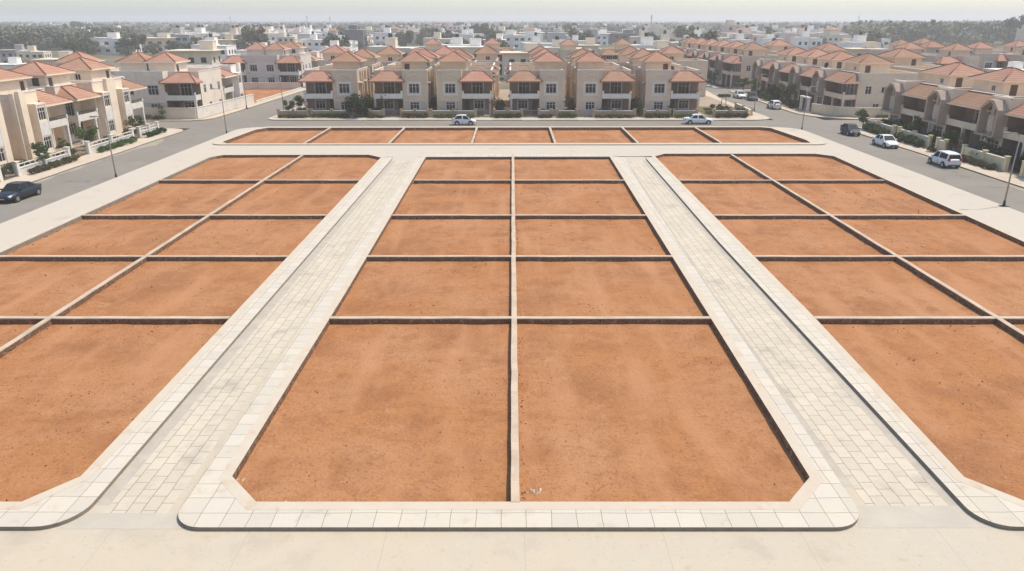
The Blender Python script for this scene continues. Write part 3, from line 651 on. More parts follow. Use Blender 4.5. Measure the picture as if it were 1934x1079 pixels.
        q = MB(mir); q.panel((bx0, -.95), *FR, bx1 - bx0, .35, 5.9, [(.2, 1.6, .8, 2.2), (.2, 1.6, 4.1, 5.5)], .15)
        q.panel((bx1, -.95), *RT, .94, .35, 5.9, [], .1); q.panel((bx0, -.01), *LEFT, .94, .35, 5.9, [], .1)
        q.box(bx0, bx1, -.95, -.002, 5.9, 5.98); q.box(bx0 + .02, bx1 - .02, -.93, -.002, .27, .35)
        bx = q.build('bay_window', M['stucco'], root)
        fr = MB(mir)
        for xx in (bx0 - .04, bx1 - .12): fr.box(xx, xx + .16, -1.02, -.952, .3, 5.95)   # one joined frame
        fr.box(bx0 + .12, bx1 - .12, -1.01, -.952, 5.8, 5.95); fr.box(bx0 + .12, bx1 - .12, -1.01, -.952, .3, .5); fr.box(bx0 + .12, bx1 - .12, -.99, -.952, 2.35, 3.95)
        fr.build('moulding', M['white'], root)
        wins += [((bx0, -.95), *FR, .2, 1.6, .8, 2.2, 'plain'), ((bx0, -.95), *FR, .2, 1.6, 4.1, 5.5, 'plain')]
    else:
        a = MB(mir)    # pylon cheeks, pointed head and central pier
        for xx in (B0 + .02, W - .32): a.box(xx, xx + .3, -1.2, -.002, 2.95, 5.9)
        cx = B0 + bw / 2
        a._q(((B0 + .02, -1.2, 5.9), (B0 + .32, -1.2, 5.9), (cx, -1.2, 6.75), (cx - .5, -1.2, 6.95)))
        a._q(((W - .32, -1.2, 5.9), (W - .02, -1.2, 5.9), (cx + .5, -1.2, 6.95), (cx, -1.2, 6.75)))
        a._q(((cx, -1.2, 6.75), (cx + .5, -1.2, 6.95), (cx - .5, -1.2, 6.95)))
        for (p, q2) in (((B0 + .02, 5.9), (cx - .5, 6.95)), ((cx - .5, 6.95), (cx + .5, 6.95)), ((cx + .5, 6.95), (W - .02, 5.9))):
            a._q(((p[0], -1.2, p[1]), (q2[0], -1.2, q2[1]), (q2[0], -.002, q2[1]), (p[0], -.002, p[1])))
        for (p, q2) in (((B0 + .32, 5.9), (cx, 6.75)), ((cx, 6.75), (W - .32, 5.9))):
            a._q(((p[0], -1.2, p[1]), (q2[0], -1.2, q2[1]), (q2[0], -.002, q2[1]), (p[0], -.002, p[1])))
        a.box(B0 - .02, W + .02, -1.3, -.002, 2.75, 2.95)
        a.box(cx - .3, cx + .3, -.7, -.002, 2.95, 6.3); a.box(cx - .5, cx + .5, -.62, -.002, 2.951, 5.2)
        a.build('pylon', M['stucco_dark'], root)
        a = MB(mir)
        for i in range(5): a.box(cx - .48 + i * .22, cx - .42 + i * .22, -.76, -.7 if 1 < i < 3 else -.62, 3.3, 5.1)
        a.build('grille', M['white'], root)
    if hoods:
        for y in (3.0, 5.2, 7.4, 9.6):
            e = MB(mir); e._q(((-.85, y, 6.35), (-.85, y + 1.5, 6.35), (-.06, y + 1.5, 6.95), (-.06, y, 6.95))); e._q(((-.85, y, 6.35), (-.06, y, 6.95), (-.06, y, 6.35))); e._q(((-.85, y + 1.5, 6.35), (-.06, y + 1.5, 6.35), (-.06, y + 1.5, 6.95)))
            h_ = e.build('side_hood', M['roof'], root); e = MB(mir); e.box(-.9, -.851, y - .03, y + 1.53, 6.2, 6.38); e.box(-.85, -.06, y - .08, y - .004, 6.2, 6.45); e.build('eave', M['white'], h_)
    # roof room
    if tower:
        tx0, tx1, ty0, ty1 = {'bay': (B0 - .5, W - .05, 3.6, 8.4), 'box': (.9, 6.2, 3.4, 8.4), 'arch': (W - 6.6, W - .6, 4.0, 9.0)}[style]
        tz = 8.35
        t = MB(mir)
        th = [(.5, 1.35, 6.5, 8.1)] if tdoor else [(1.4, 2.2, 7.2, 7.9)] if style == 'arch' else []
        t.panel((tx0, ty0), *FR, tx1 - tx0, 6.42, tz, th); t.panel((tx1, ty0), *RT, ty1 - ty0, 6.42, tz, [(1.5, 2.3, 7.1, 7.9)])
        t.panel((tx1, ty1), *BK, tx1 - tx0, 6.42, tz, [(1.4, 2.3, 7.1, 7.9)]); t.panel((tx0, ty1), *LEFT, ty1 - ty0, 6.42, tz, [(3.2, 4.1, 6.5, 8.1)])
        to = t.build('roof_room', M['stucco'], root)
        if tdoor: leaf_door(root, (tx0, ty0), *FR, .5, 1.35, 6.5, 8.1, mir)
        elif style == 'arch': wins.append(((tx0, ty0), *FR, 1.4, 2.2, 7.2, 7.9, 'plain'))
        wins.append(((tx1, ty0), *RT, 1.5, 2.3, 7.1, 7.9, 'plain')); wins.append(((tx1, ty1), *BK, 1.4, 2.3, 7.1, 7.9, 'plain'))
        doors.append(((tx0, ty1), *LEFT, 3.2, 4.1, 6.5, 8.1))
        e = MB(mir); a, b2, cc = e.hip(tx0 - .5, tx1 + .5, ty0 - .5, ty1 + .5, tz + .16, 1.45)
        ro = e.build('roof', M['roof'], root)
        cc = [Vector(p) for p in cc]
        near = lambda p: a if (Vector(a) - p).length < (Vector(b2) - p).length else b2
        ridges(ro, mir, [(p, near(p)) for p in cc] + [(a, b2)])
        e = MB(mir); ex0, ex1, ey0, ey1 = tx0 - .52, tx1 + .52, ty0 - .52, ty1 + .52
        e.box(ex0, ex1, ey0, ey0 + .06, tz + .0, tz + .19); e.box(ex0, ex1, ey1 - .06, ey1, tz, tz + .19)
        e.box(ex0, ex0 + .06, ey0 + .06, ey1 - .06, tz, tz + .19); e.box(ex1 - .06, ex1, ey0 + .06, ey1 - .06, tz, tz + .19)
        e.build('eave', M['stucco'], ro)
    for wv in wins: window(root, *wv[:7], mir, *wv[7:]) if len(wv) > 7 else window(root, *wv, mir)
    for dv in doors: leaf_door(root, *dv, mir)
    return root

def V(style, mirror, **kw):
    key = ('villa', style, mirror, tuple(sorted(kw.items())))
    def mk():
        if style == 'arch': return make_villa('arch', mirror, W=11.3, split=7.9, **kw)
        return make_villa(style, mirror, **kw)
    return key, mk
FRONT_C = (1.0, .985, .985); LEFT_C = (1.20, 1.19, 1.20); RIGHT_C = (1.15, 1.12, 1.10)
GF = 'front row of tiled villas behind the plots'
fr = [(-34.2, False, False, 'front row villa at the left end, dark bush before its right-hand bay'),
      (-22.8, False, True, 'second front row villa from the left, brown door on its roof room'),
      (-12.0, True, False, 'third front row villa from the left, behind the white hatchback'),
      (-0.4, False, False, 'fourth front row villa from the left, arched crest on its right-hand bay'),
      (10.95, True, False, 'fifth front row villa from the left, wide dark driveway opening below its left bay'),
      (22.2, True, True, 'front row villa at the right end, beside the corner garden')]
for x, mi, td, lb in fr:
    place(*V('bay', mi, tdoor=td, hoods=True), (x, 122.6, .08), 0, lb, 'house', GF, colour={-34.2: (.96, .90, .86), -22.8: (.93, .90, .86), -12.0: (.96, .93, .86), -0.4: (1.0, .95, .92), 10.95: (1.02, .95, .92), 22.2: (1.06, 1.0, .98)}[x])
onm = ['leftmost', 'second from left', 'third from left', 'third from right', 'second from right', 'rightmost']
for i, (x, mi, td, lb) in enumerate(fr):
    place(*V('bay', mi, tdoor=td, hoods=True), (x, 136.2, .08), 0, f'tiled villa directly behind the {["left end", "second", "third", "fourth", "fifth", "right end"][i]} front villa', 'house', 'villas in the rows behind the front row', colour=(1.05, 1.0, .94))
for i, (xc, y, mi) in enumerate(((-25.2, 162.0, True), (-13.4, 162.4, False), (-5.6, 166.0, True), (6.2, 163.5, False), (23.6, 160.6, True), (33.6, 165.5, False), (-37.0, 168.0, False))):
    lb = ['window-walled back villa with a roof room seen above the second front villa', 'back villa whose roof room shows between the second and third front villas', 'back villa behind the third front villa with long white parapet', 'back villa whose red cap shows above the fourth front villa',
          'back villa with a plain roof room above the fifth front villa', 'back villa behind the right end front villa', 'back villa furthest left behind the left end front villa'][i]
    place(*V('bay', mi), (xc + (2.5 if mi else 6.2), y, .08), R(180), lb, 'house', 'villas in the rows behind the front row', colour=(1.08, 1.02, .98))
for i, (x, y) in enumerate(((14, 214), (26, 220), (-8, 225), (-30, 222))):
    place(*V('bay', i % 2 == 0), (x, y, -.1), 0, f'villa {["right of the centre wall line", "above the fifth front villa", "straight up from the third front villa", "above the first and second front villas"][i]} two streets back', 'house', 'villas in the rows behind the front row', colour=(1.08, 1.02, .95))
# left street villas, facing the road
for y, mi, lb in ((70.6, False, 'cropped villa at the left edge of the picture behind the dark blue car'),
                  (82.6, True, 'nearest full villa on the left street, white framed bay window box beside its fin'),
                  (93.3, False, 'left street villa with plain tan side wall and balcony left of its tall fin'),
                  (102.06, True, 'farthest villa of the left street row, slim white columns under its balcony')):
    place(*V('box', mi, tdoor=True), (-54.9, y, .08), R(90), lb, 'house', 'villas along the left street', colour=LEFT_C)
place(*V('bay', True), (-59.2, 119.7, .06), 0, 'pale corner villa across the side street, balcony facing the camera', 'house', 'pale villas behind the left street', colour=(1.15, 1.19, 1.28))
place(*V('bay', False), (-68.2, 119.9, .06), 0, 'pale villa left of the corner villa, half hidden by the tan villas', 'house', 'pale villas behind the left street', colour=(1.15, 1.19, 1.28))
place(*V('box', False, tower=False), (-50.7, 131.6, .06), R(90), 'white villa with tall fins behind the pale corner villa', 'house', 'pale villas behind the left street', colour=(1.35, 1.45, 1.7))
place(*V('bay', False), (-79.0, 121.5, .06), 0, 'pale villa furthest left across the side street, mostly hidden by tan villas', 'house', 'pale villas behind the left street', colour=(1.15, 1.19, 1.28))
place(*V('bay', True), (-58.6, 177.5, .0), 0, 'grey white villa facing the bare earth lot, right one of the pair', 'house', 'pale villas behind the left street', colour=(1.0, 1.05, 1.2))
place(*V('bay', False), (-67.4, 177.6, .0), 0, 'grey white villa facing the bare earth lot, left one of the pair', 'house', 'pale villas behind the left street', colour=(1.0, 1.05, 1.2))
place(*V('box', False), (-49.9, 190, .0), R(90), 'white finned villa up the left side road', 'house', 'pale villas behind the left street', colour=(1.25, 1.3, 1.45))
# right terraces
for i, (y, lb) in enumerate(((107.5, 'right street terrace house nearest the side street, behind the dark grey car'), (96.2, 'second right street terrace house from the side street, behind the white sedan'),
                             (84.9, 'right street terrace house behind the white hatchback with the leafy garden'), (73.6, 'terrace house cropped by the right edge of the picture'))):
    place(*V('arch', True), (54.6, y, .08), R(-90), lb, 'house', 'terrace houses on the right street', colour=RIGHT_C, scale=(1, 1, .945))
tn = ['nearest', 'second', 'third', 'farthest']
for i, y in enumerate((133.5, 144.8, 156.1, 167.4)):
    place(*V('arch', True), (54.3, y, .05), R(-90), f'{tn[i]} house of the terrace beyond the right side street', 'house', 'terrace beyond the right side street', colour=(1.12, 1.08, 1.06), scale=(1, 1, .96))
tn = ['nearest', 'second', 'third', 'fourth', 'fifth', 'farthest']
for i in range(6):
    place(*V('arch', True), (51.5 - i * .3, 188.3 + i * 11.31, 0), R(-90), f'{tn[i]} house of the far terrace up the right road', 'house', 'far terrace up the right road', colour=(1.0, .94, .92))
# terrace backs and villas further right
k = 0
for i in range(9):
    place(*V('arch', False, tower=i % 3 == 1), (80.5, 126 + i * 11.31, 0), R(90), f'{["nearest", "second nearest", "third nearest", "fourth nearest", "middle", "fourth farthest", "third farthest", "second farthest", "farthest"][i]} terrace house in the row behind the right terraces', 'house', 'row behind the right terraces', colour=(1.0, .94, .9))

# ------------------------------------------------------------------ garden walls, hedges, plants
def wall_run(p, q, h, label, pillars=0, col='stucco', group=None, rail=False, th=.2, base=0.08, colour=(1, 1, 1)):
    p, q = Vector(p), Vector(q); L_ = (q - p).length; ang = math.atan2(q.y - p.y, q.x - p.x)
    r = empty('garden_wall', (p.x, p.y, base), ang)
    b = MB(); hh = h * (.62 if rail else 1); b.box(0, L_, -th / 2, th / 2, 0, hh); b.build('wall', M[col], r)
    c = MB(); c.box(-.02, L_ + .02, -th / 2 - .05, th / 2 + .05, hh, hh + .09); c.build('coping', M['white'], r)
    if rail:
        t = MB(); t.bar((.1, 0, h), (L_ - .1, 0, h), .09)
        for i in range(max(2, int(L_ / .9))): x = .4 + i * .9; t.bar((x, 0, hh + .09), (x, 0, h), .05) if x < L_ - .1 else None
        t.build('railing', M['white'], r)
    for i in range(pillars):
        x = L_ * i / max(1, pillars - 1); m = MB(); m.box(x - .2, x + .2, -.2, .2, 0.001, h + .25); m.box(x - .25, x + .25, -.25, .25, h + .252, h + .34)
        m.build('pillar', M['white' if rail else col], r)
    paint(r, colour); return tag(r, label, 'garden wall', group)

def leaf_mesh(name, clumps, n, size, m, seed, flat=0.0):
    """foliage as many small leaf faces around clump centres (x,y,z,rx,ry,rz)"""
    r = random.Random(seed); v, f = [], []
    tot = sum(c[3] * c[4] * c[5] for c in clumps)
    for c in clumps:
        k = max(6, int(n * c[3] * c[4] * c[5] / tot))
        for _ in range(k):
            d = Vector((r.gauss(0, 1), r.gauss(0, 1), r.gauss(0, 1))).normalized() * (r.random() ** .4)
            p = Vector((c[0] + d.x * c[3], c[1] + d.y * c[4], c[2] + d.z * c[5]))
            a = Vector((r.uniform(-1, 1), r.uniform(-1, 1), r.uniform(-1, 1) * (1 - flat))).normalized()
            b = a.cross(Vector((r.uniform(-1, 1), r.uniform(-1, 1), r.uniform(-1, 1)))).normalized()
            s_ = size * r.uniform(.55, 1.35); i = len(v)
            v += [tuple(p - a * s_), tuple(p - b * s_ * .55), tuple(p + a * s_), tuple(p + b * s_ * .55)]; f.append((i, i + 1, i + 2, i + 3))
    me = bpy.data.meshes.new(name); me.from_pydata(v, [], f); me.materials.append(m); return me
def make_tree(h, rad, seed, m='leaf', n=1600, size=.16, crown_z=.62, squash=.75, nc=13, trunk_r=.12, bare=False):
    r = random.Random(seed); root = empty('tree')
    tb = MB(); top = Vector((r.uniform(-.1, .1) * h, r.uniform(-.1, .1) * h, h * crown_z))
    tb.tube([(0, 0, -.1), (top.x * .4, top.y * .4, h * .25), tuple(top)], [trunk_r, trunk_r * .8, trunk_r * .45], 7)
    cl = []
    for i in range(nc):
        a = r.uniform(0, 2 * math.pi); d = rad * r.uniform(.15, .85); zz = h * crown_z + h * (1 - crown_z) * r.uniform(-.75, .7)
        k = rad * r.uniform(.22, .5); cl.append((math.cos(a) * d, math.sin(a) * d, zz, k, k, k * squash))
        if i < 6: tb.tube([tuple(top * r.uniform(.55, .95)), (math.cos(a) * d, math.sin(a) * d, zz)], [trunk_r * .4, trunk_r * .12], 5, False)
    tb.build('trunk', M['bark'], root)
    me = leaf_mesh('crown', cl, n, size, M[m], seed + 1); o = bpy.data.objects.new('crown', me); COL.objects.link(o); o.parent = root
    return root
TREES = {'street': lambda: make_tree(3.4, 1.3, 3, 'leaf', 1300, .12), 'dark': lambda: make_tree(4.0, 1.9, 5, 'leafdark', 3600, .13, .5, 1.0, 17),
         'sapling': lambda: make_tree(2.4, .8, 8, 'leaf', 420, .10, .7, .7, 8, .04), 'dry': lambda: make_tree(2.6, 1.0, 21, 'leafdry', 380, .09, .6, .8, 9, .05),
         'farA': lambda: make_tree(9, 4.6, 31, 'leaffar', 2200, .42, .6, .8, 16, .25), 'farB': lambda: make_tree(12, 5.0, 32, 'leaffar', 2400, .5, .6, .9, 15, .3),
         'farC': lambda: make_tree(7, 5.5, 33, 'leaffar', 2000, .45, .55, .6, 18, .25), 'column': lambda: make_tree(12, 2.0, 34, 'leaffar', 1300, .4, .55, 1.9, 12, .2)}
def tree(kind, x, y, label, scale=1.0, group=None, z=0.0, rz=None, cat='tree'):
    rz = (x * 13.7 + y * 7.3) % 6.28 if rz is None else rz
    return place(('tree', kind), TREES[kind], (x, y, z), rz, label, cat, group, scale=scale)
def shrub(x, y, rx, ry, h, label, m='leaf', n=900, size=.09, z=0.1, cat='shrub', group=None, name='shrub'):
    s_ = int(abs(x * 31 + y * 17)); r = random.Random(s_)
    cl = [(r.uniform(-.9, .9) * rx, r.uniform(-.9, .9) * ry, h * r.uniform(.25, .65), (lambda q: max(.18, q * r.uniform(.35, .65)))(min(rx, .9)), (lambda q: max(.18, q * r.uniform(.35, .65)))(min(ry, .9)), h * r.uniform(.2, .38)) for _ in range(max(6, int(max(rx, ry) * (16 if min(rx, ry) < .5 else 7))))]
    me = leaf_mesh(name, cl, n, size, M[m], s_); o = bpy.data.objects.new(name, me); COL.objects.link(o); o.location = (x, y, z)
    return tag(o, label, cat, group)
def fan_plant(x, y, h, label, n=16, m='leaf', z=.1, cat='plant'):
    r = random.Random(int(abs(x * 7 + y * 3))); mb = MB()
    for i in range(n):
        a = r.uniform(0, 6.28); L_ = h * r.uniform(.7, 1.2); u = Vector((math.cos(a), math.sin(a), 0)); s_ = Vector((-u.y, u.x, 0)); base = Vector((0, 0, h * .25))
        pts = [base + u * L_ * t * .75 + Vector((0, 0, L_ * (1.1 * t - .95 * t * t))) for t in (0, .3, .6, 1)]; wd = [.03, .1, .08, .01]
        for k in range(3): mb._q((pts[k] - s_ * wd[k], pts[k + 1] - s_ * wd[k + 1], pts[k + 1] + s_ * wd[k + 1], pts[k] + s_ * wd[k]))
    root = empty('palm_plant', (x, y, z)); mb.build('frond', M[m], root)
    t = MB(); t.tube([(0, 0, 0), (0, 0, h * .27)], [.09, .07], 6); t.build('stem', M['bark'], root)
    return tag(root, label, cat)

# front row gardens: walls with driveway gaps, clipped verge hedge, planting
segs = [(-38.0, -33.2, 'cream railed garden wall at the left corner of the island'), (-32.6, -26.1, 'low garden wall before the left end villa'), (-23.2, -20.9, 'short wall stub between the first and second villas'),
        (-18.0, -13.6, 'garden wall under the bay of the second villa'), (-13.2, -5.9, 'long garden wall before the third villa'), (-2.9, 1.6, 'garden wall before the balcony side of the fourth villa'),
        (4.4, 6.4, 'short wall right of the fourth villa gate'), (7.4, 10.5, 'low wall stub left of the fifth villa driveway'), (13.3, 20.0, 'garden wall with a dark rail before the fifth villa'),
        (21.6, 25.7, 'garden wall under the bay of the right end villa'), (26.4, 30.1, 'garden wall below the right end villa porch'), (32.9, 38.2, 'garden wall along the corner garden')]
for i, (a, b, lb) in enumerate(segs):
    wall_run((a, 120.9), (b, 120.9), 1.0, lb, 3 if b - a > 4 else 2, 'stucco', 'garden walls of the front villas', colour=(.66, .6, .5))
    shrub((a + b) / 2, 120.05, (b - a) / 2, .40, (.6, .85, .7, .95)[i % 4], 'dry clipped hedge at the foot of the ' + lb.split(' the ', 1)[1] if False else f'dry hedge below the {lb}', ('leafdry', 'leaf')[i % 3 == 1], int((b - a) * 620), .09, cat='hedge', name='hedge')
wall_run((38.3, 121.2), (39.8, 123.5), 1.0, 'curved end piece of the corner garden wall', 2, 'stucco', colour=(.86, .8, .7))
wall_run((39.8, 123.5), (40.3, 134), .8, 'garden wall facing the right road beside the corner garden', 3, 'stucco', colour=(.86, .8, .7))
slab('grass', [(32.4, 121.3), (38, 121.4), (39.6, 124), (40.0, 136), (32.4, 136)], [], 0.05, .15, M['drygrass'])
shrub(36.4, 122.6, 1.9, .7, 1.0, 'pale green shrubs spreading over the corner garden', 'leafdry', 1500)
shrub(38.7, 125.5, .8, .8, 1.1, 'round dark bush at the road edge of the corner garden', 'leafdark', 900)
shrub(34.5, 127.5, 1.5, .8, .8, 'low yellow green shrubs in the middle of the corner garden', 'leafdry', 900)
def table_tree(x, y, label):
    root = empty('topiary_tree', (x, y, .1)); t = MB()
    for dx in (-.45, .45): t.tube([(dx, 0, 0), (dx * .8, 0, 1.3)], [.07, .05], 6)
    t.build('trunk', M['bark'], root)
    me = leaf_mesh('crown', [(i * .45 - .9, 0, 1.65, .4, .55, .36) for i in range(5)], 1500, .07, M['leafdark'], 5)
    o = bpy.data.objects.new('crown', me); COL.objects.link(o); o.parent = root; return tag(root, label, 'tree')
table_tree(39.6, 139.5, 'flat-topped clipped tree by the right road kerb')
tree('dark', -24.7, 120.6, 'big dark green bush between the first and second villas', 1.0, z=.05)
tree('dry', -21.2, 123.2, 'brown mushroom-shaped tree in the gap left of the second villa', 1.5)
tree('dark', -13.0, 124.0, 'dark narrow tree in the gap between the second and third villas', .72)
tree('sapling', -14.0, 127.0, 'small leafy tree deep in the gap between the second and third villas', 1.3)
tree('street', -1.8, 124.5, 'small tree in the gap between the third and fourth villas', .75)
tree('dry', -2.2, 122.4, 'thin bare-branched tree at the gate of the fourth villa', 1.2)
tree('dry', 9.6, 123.6, 'pale yellowish tree between the fourth and fifth villas', 1.3)
tree('street', 21.0, 122.2, 'slim green tree between the fifth and sixth villas', .85)
tree('sapling', 15.5, 121.9, 'thin sapling behind the wall of the fifth villa', 1.0)
tree('sapling', 26.1, 122.0, 'sapling beside the gate pillar of the right end villa', .9)
tree('street', -37.2, 123.6, 'grey green tree at the left corner of the island', .8)
tree('street', -36.4, 128.4, 'tree behind the island corner near the side road', .9)
tree('dry', -34.8, 126.6, 'reddish thin tree beside the left end villa', 1.2)
shrub(-36.2, 121.8, 1.4, .5, 1.2, 'green shrubs behind the railed corner wall', 'leaf', 900)
shrub(-31.2, 121.8, 1.6, .5, 1.3, 'green climbers at the porch of the left end villa', 'leaf', 1000)
shrub(-28.6, 121.4, .6, .5, 1.5, 'pale silvery bush in front of the left end villa', 'leafdry', 600)
shrub(-11.0, 121.8, 2.0, .4, 1.1, 'dark shrub row behind the wall of the third villa', 'leafdark', 1100)
shrub(8.9, 121.8, 1.3, .4, .9, 'flowering shrubs over the wall stub of the fifth villa', 'leafdry', 600)
# left street: sandy verge, walls, hedges
LW = 'white garden walls on the left street'
for a, b, lb in ((30, 70.5, 'white wall at the left picture edge'), (73.3, 82.3, 'white railed wall before the nearest full villa on the left'), (86.4, 97.0, 'white railed wall before the second villa on the left'), (99.0, 104.3, 'white railed wall at the far end of the left street')):
    wall_run((-50.2, a), (-50.2, b), 1.15, lb, 3 if b - a > 3 else 2, 'white', LW, rail=True)
for a, b, lb, m in ((73.6, 83, 'long brown green hedge on the verge behind the dark blue car', 'leafdry'), (86.6, 96.4, 'green hedge on the verge beside the left lamp post', 'leaf'), (98.8, 104.4, 'short dark hedge at the street corner on the left', 'leafdark')):
    shrub(-49.35, (a + b) / 2, .42, (b - a) / 2, .75, lb, m, 5200, .09, cat='hedge', name='hedge')
tree('sapling', -49.7, 77.2, 'thin sapling against the white wall on the left', .95)
tree('street', -51.6, 89.2, 'leafy green bush beside the gate pillar on the left', .95)
tree('sapling', -51.2, 79.5, 'small tree behind the nearest white wall on the left', 1.0)
tree('sapling', -51.8, 84.5, 'reddish garden tree at the driveway of the nearest left villa', 1.0)
shrub(-52.2, 86.0, .8, .9, 1.0, 'dark plants in the garden of the nearest left villa', 'leaf', 700)
shrub(-51.8, 93.0, .7, 1.8, .9, 'low green plants in the garden of the second left villa', 'leaf', 1000)
shrub(-52.2, 101, .7, 1.6, .9, 'low plants in the garden of the farthest left villa', 'leafdry', 900)
shrub(-51.6, 75.8, .6, 2.0, 1.2, 'green climbers hanging over the nearest white wall', 'leaf', 2200, .09)
shrub(-51.4, 94.6, .5, 1.8, 1.1, 'green plants behind the second white wall', 'leaf', 1800, .09)
tree('dry', -51.0, 98.2, 'bare brownish tree by the small iron gate on the left', 1.0)
shrub(-52.0, 84.6, .8, 1.2, .7, 'reddish brown plants in the driveway of the nearest left villa', 'leafdry', 1200, .09)
shrub(-51.3, 72.4, .7, .7, 1.4, 'climbing plant on the gate at the left picture edge', 'leaf', 700)
GR = random.Random(404)
for i, (x, y, rx, ry, h, m, lb) in enumerate((
    (-35.0, 121.7, 1.2, .5, 1.6, 'leaf', 'tall green shrub behind the left part of the railed corner wall'), (-30.0, 121.7, 1.5, .45, 1.1, 'leafdark', 'dark shrubs behind the wall of the left end villa'),
    (-22.0, 121.8, .9, .5, 1.7, 'leafdry', 'brownish shrub behind the wall stub between the first two villas'), (-15.8, 121.8, 2.0, .4, 1.0, 'leaf', 'low green shrubs under the bay of the second villa'),
    (-8.0, 121.7, 2.0, .4, 1.3, 'leafdark', 'dark clipped shrubs left of the third villa gate pillar'), (-1.0, 121.8, 1.8, .4, .9, 'leafdry', 'dry shrubs behind the wall of the fourth villa'),
    (5.4, 121.8, .9, .4, 1.3, 'leaf', 'shrub behind the short wall right of the fourth villa gate'), (14.6, 121.8, 1.2, .45, 1.4, 'leaf', 'green shrub with long leaves behind the fifth villa wall'),
    (18.3, 121.8, 1.3, .4, 1.0, 'leafdry', 'dry shrubs at the right of the fifth villa wall'), (23.6, 121.8, 1.6, .4, 1.1, 'leaf', 'green shrubs under the bay of the right end villa'),
    (28.3, 121.8, 1.4, .4, 1.0, 'leafdry', 'dry shrubs before the porch of the right end villa'), (9.9, 125.5, .6, 2.5, 2.6, 'leafdry', 'yellowish bushes along the passage left of the fifth villa'),
    (-2.2, 128.5, .6, 3.0, 2.4, 'leafdry', 'yellow green bushes along the passage left of the fourth villa'), (-13.6, 130.5, .6, 3.0, 2.8, 'leafdark', 'dark bushes deep in the passage left of the third villa'),
    (21.1, 128.5, .6, 3.0, 2.6, 'leafdark', 'dark bushes in the passage left of the right end villa'), (-24.4, 129.5, .7, 3.0, 2.6, 'leafdry', 'brown bushes in the passage left of the second villa'),
    (36.8, 131.5, 1.6, 1.6, 1.0, 'leafdry', 'spreading dry shrubs at the back of the corner garden'), (34.0, 124.2, 1.2, .8, .8, 'leaf', 'light green shrub at the left of the corner garden'))):
    shrub(x, y, rx, ry, h, lb, m, int(900 + rx * ry * 900), .1)
for x, y, kd, sc_, lb in ((54.3, 98.6, 'sapling', 1.3, 'thin garden tree at the first right terrace house'), (53.2, 88.4, 'street', .8, 'small tree behind the short wall on the right'), (53.6, 82.9, 'sapling', 1.2, 'thin tree right of the leafy palms gate'), (53.4, 74.2, 'street', .8, 'small tree near the right picture edge'),
                          (-52.4, 81.0, 'street', .7, 'small round tree in the garden of the nearest left villa'), (-52.6, 92.2, 'sapling', 1.1, 'thin tree in the garden of the second left villa'), (-52.4, 103.2, 'street', .7, 'small round tree at the far end garden on the left')):
    tree(kd, x, y, lb, sc_, z=.08)
shrub(50.6, 88.0, .5, 1.0, .6, 'small dark plants between the two cream gate pillars', 'leafdark', 700, .09)
def gate(x, y, ang, wd, h, label, m='darkmetal'):
    root = empty('gate', (x, y, .09), ang); f = MB(); f.bar((0, 0, .1), (wd, 0, .1), .05); f.bar((0, 0, h), (wd, 0, h), .05)
    for i in range(int(wd / .16) + 1): f.bar((i * .16, 0, .1), (i * .16, 0, h), .025)
    f.build('frame', M[m], root); c = MB(); c.box(wd / 2 - .08, wd / 2 + .08, -.05, .05, h * .5, h * .62); c.build('latch', M['metal'], root)
    return tag(root, label, 'gate', 'metal gates')
gate(-50.2, 70.7, R(90), 2.4, 1.5, 'black iron gate behind the dark blue car')
gate(-50.2, 82.6, R(90), 3.5, 1.1, 'iron gate between the two nearest white walls on the left')
gate(-50.2, 97.2, R(90), 1.6, 1.1, 'small iron gate near the far end of the left street')
for x, wd, lb in ((-20.7, 2.5, 'driveway gate of the second front villa'), (-5.7, 2.6, 'driveway gate of the third front villa'), (1.8, 2.4, 'white barred driveway gate of the fourth front villa'), (10.7, 2.4, 'dark driveway gate of the fifth front villa'), (30.3, 2.4, 'driveway gate of the right end villa')):
    gate(x, 120.9, 0, wd, 1.1, lb, 'metal')
# pale villas: compound walls
wall_run((-86, 118.7), (-50.6, 118.7), 1.7, 'tall grey compound wall along the side street on the left', 0, 'stucco', colour=(1.1, 1.1, 1.1))
wall_run((-50.5, 118.9), (-49.0, 141.5), 1.7, 'tall cream compound wall running up the left side road', 0, 'white')
wall_run((-78, 172.3), (-49.0, 172.3), 1.4, 'pale wall behind the bare earth lot', 0, 'stucco', colour=(1.1, 1.1, 1.1))
wall_run((-48.9, 142.5), (-48.3, 172), .35, 'low kerb wall of the bare earth lot', 0, 'white')
shrub(-58, 117.9, 3.0, .35, .8, 'dry flowering bushes at the foot of the grey compound wall', 'leafdry', 1200)
tree('dry', -55.6, 117.9, 'thin brown tree against the grey compound wall', 1.0)
tree('farC', -44.5, 178, 'green trees beside the left end of the villa rows', .42)
# right street
RW = 'cream garden walls on the right street'
for a, b, lb in ((99.6, 107.6, 'cream garden wall with creeper behind the dark grey car'), (90.6, 98.2, 'cream garden wall half hidden by leaves behind the white sedan'), (87.2, 88.8, 'short wall between two cream gate pillars on the right'),
                 (75.8, 83.4, 'long cream garden wall under the leafy palms on the right'), (60, 73.0, 'cream garden wall at the right picture edge')):
    wall_run((51.7, a), (51.7, b), 1.25, lb, 3 if b - a > 4 else 2, 'stucco', RW, colour=(.98, 1.0, .86))
shrub(51.0, 103.4, .45, 3.9, 1.2, 'overgrown green hedge at the side street corner', 'leaf', 6500, .1, cat='hedge', name='hedge')
shrub(51.0, 94.3, .45, 3.6, 1.15, 'bushy hedge on the verge behind the white sedan', 'leaf', 6000, .1, cat='hedge', name='hedge')
shrub(50.8, 79.6, .4, 3.4, .7, 'dark brown hedge on the verge at the right', 'leafdry', 5000, .09, cat='hedge', name='hedge')
shrub(52.9, 80.3, .9, 2.6, 2.1, 'lush green bush rising over the long cream wall', 'leafdark', 3200, .11)
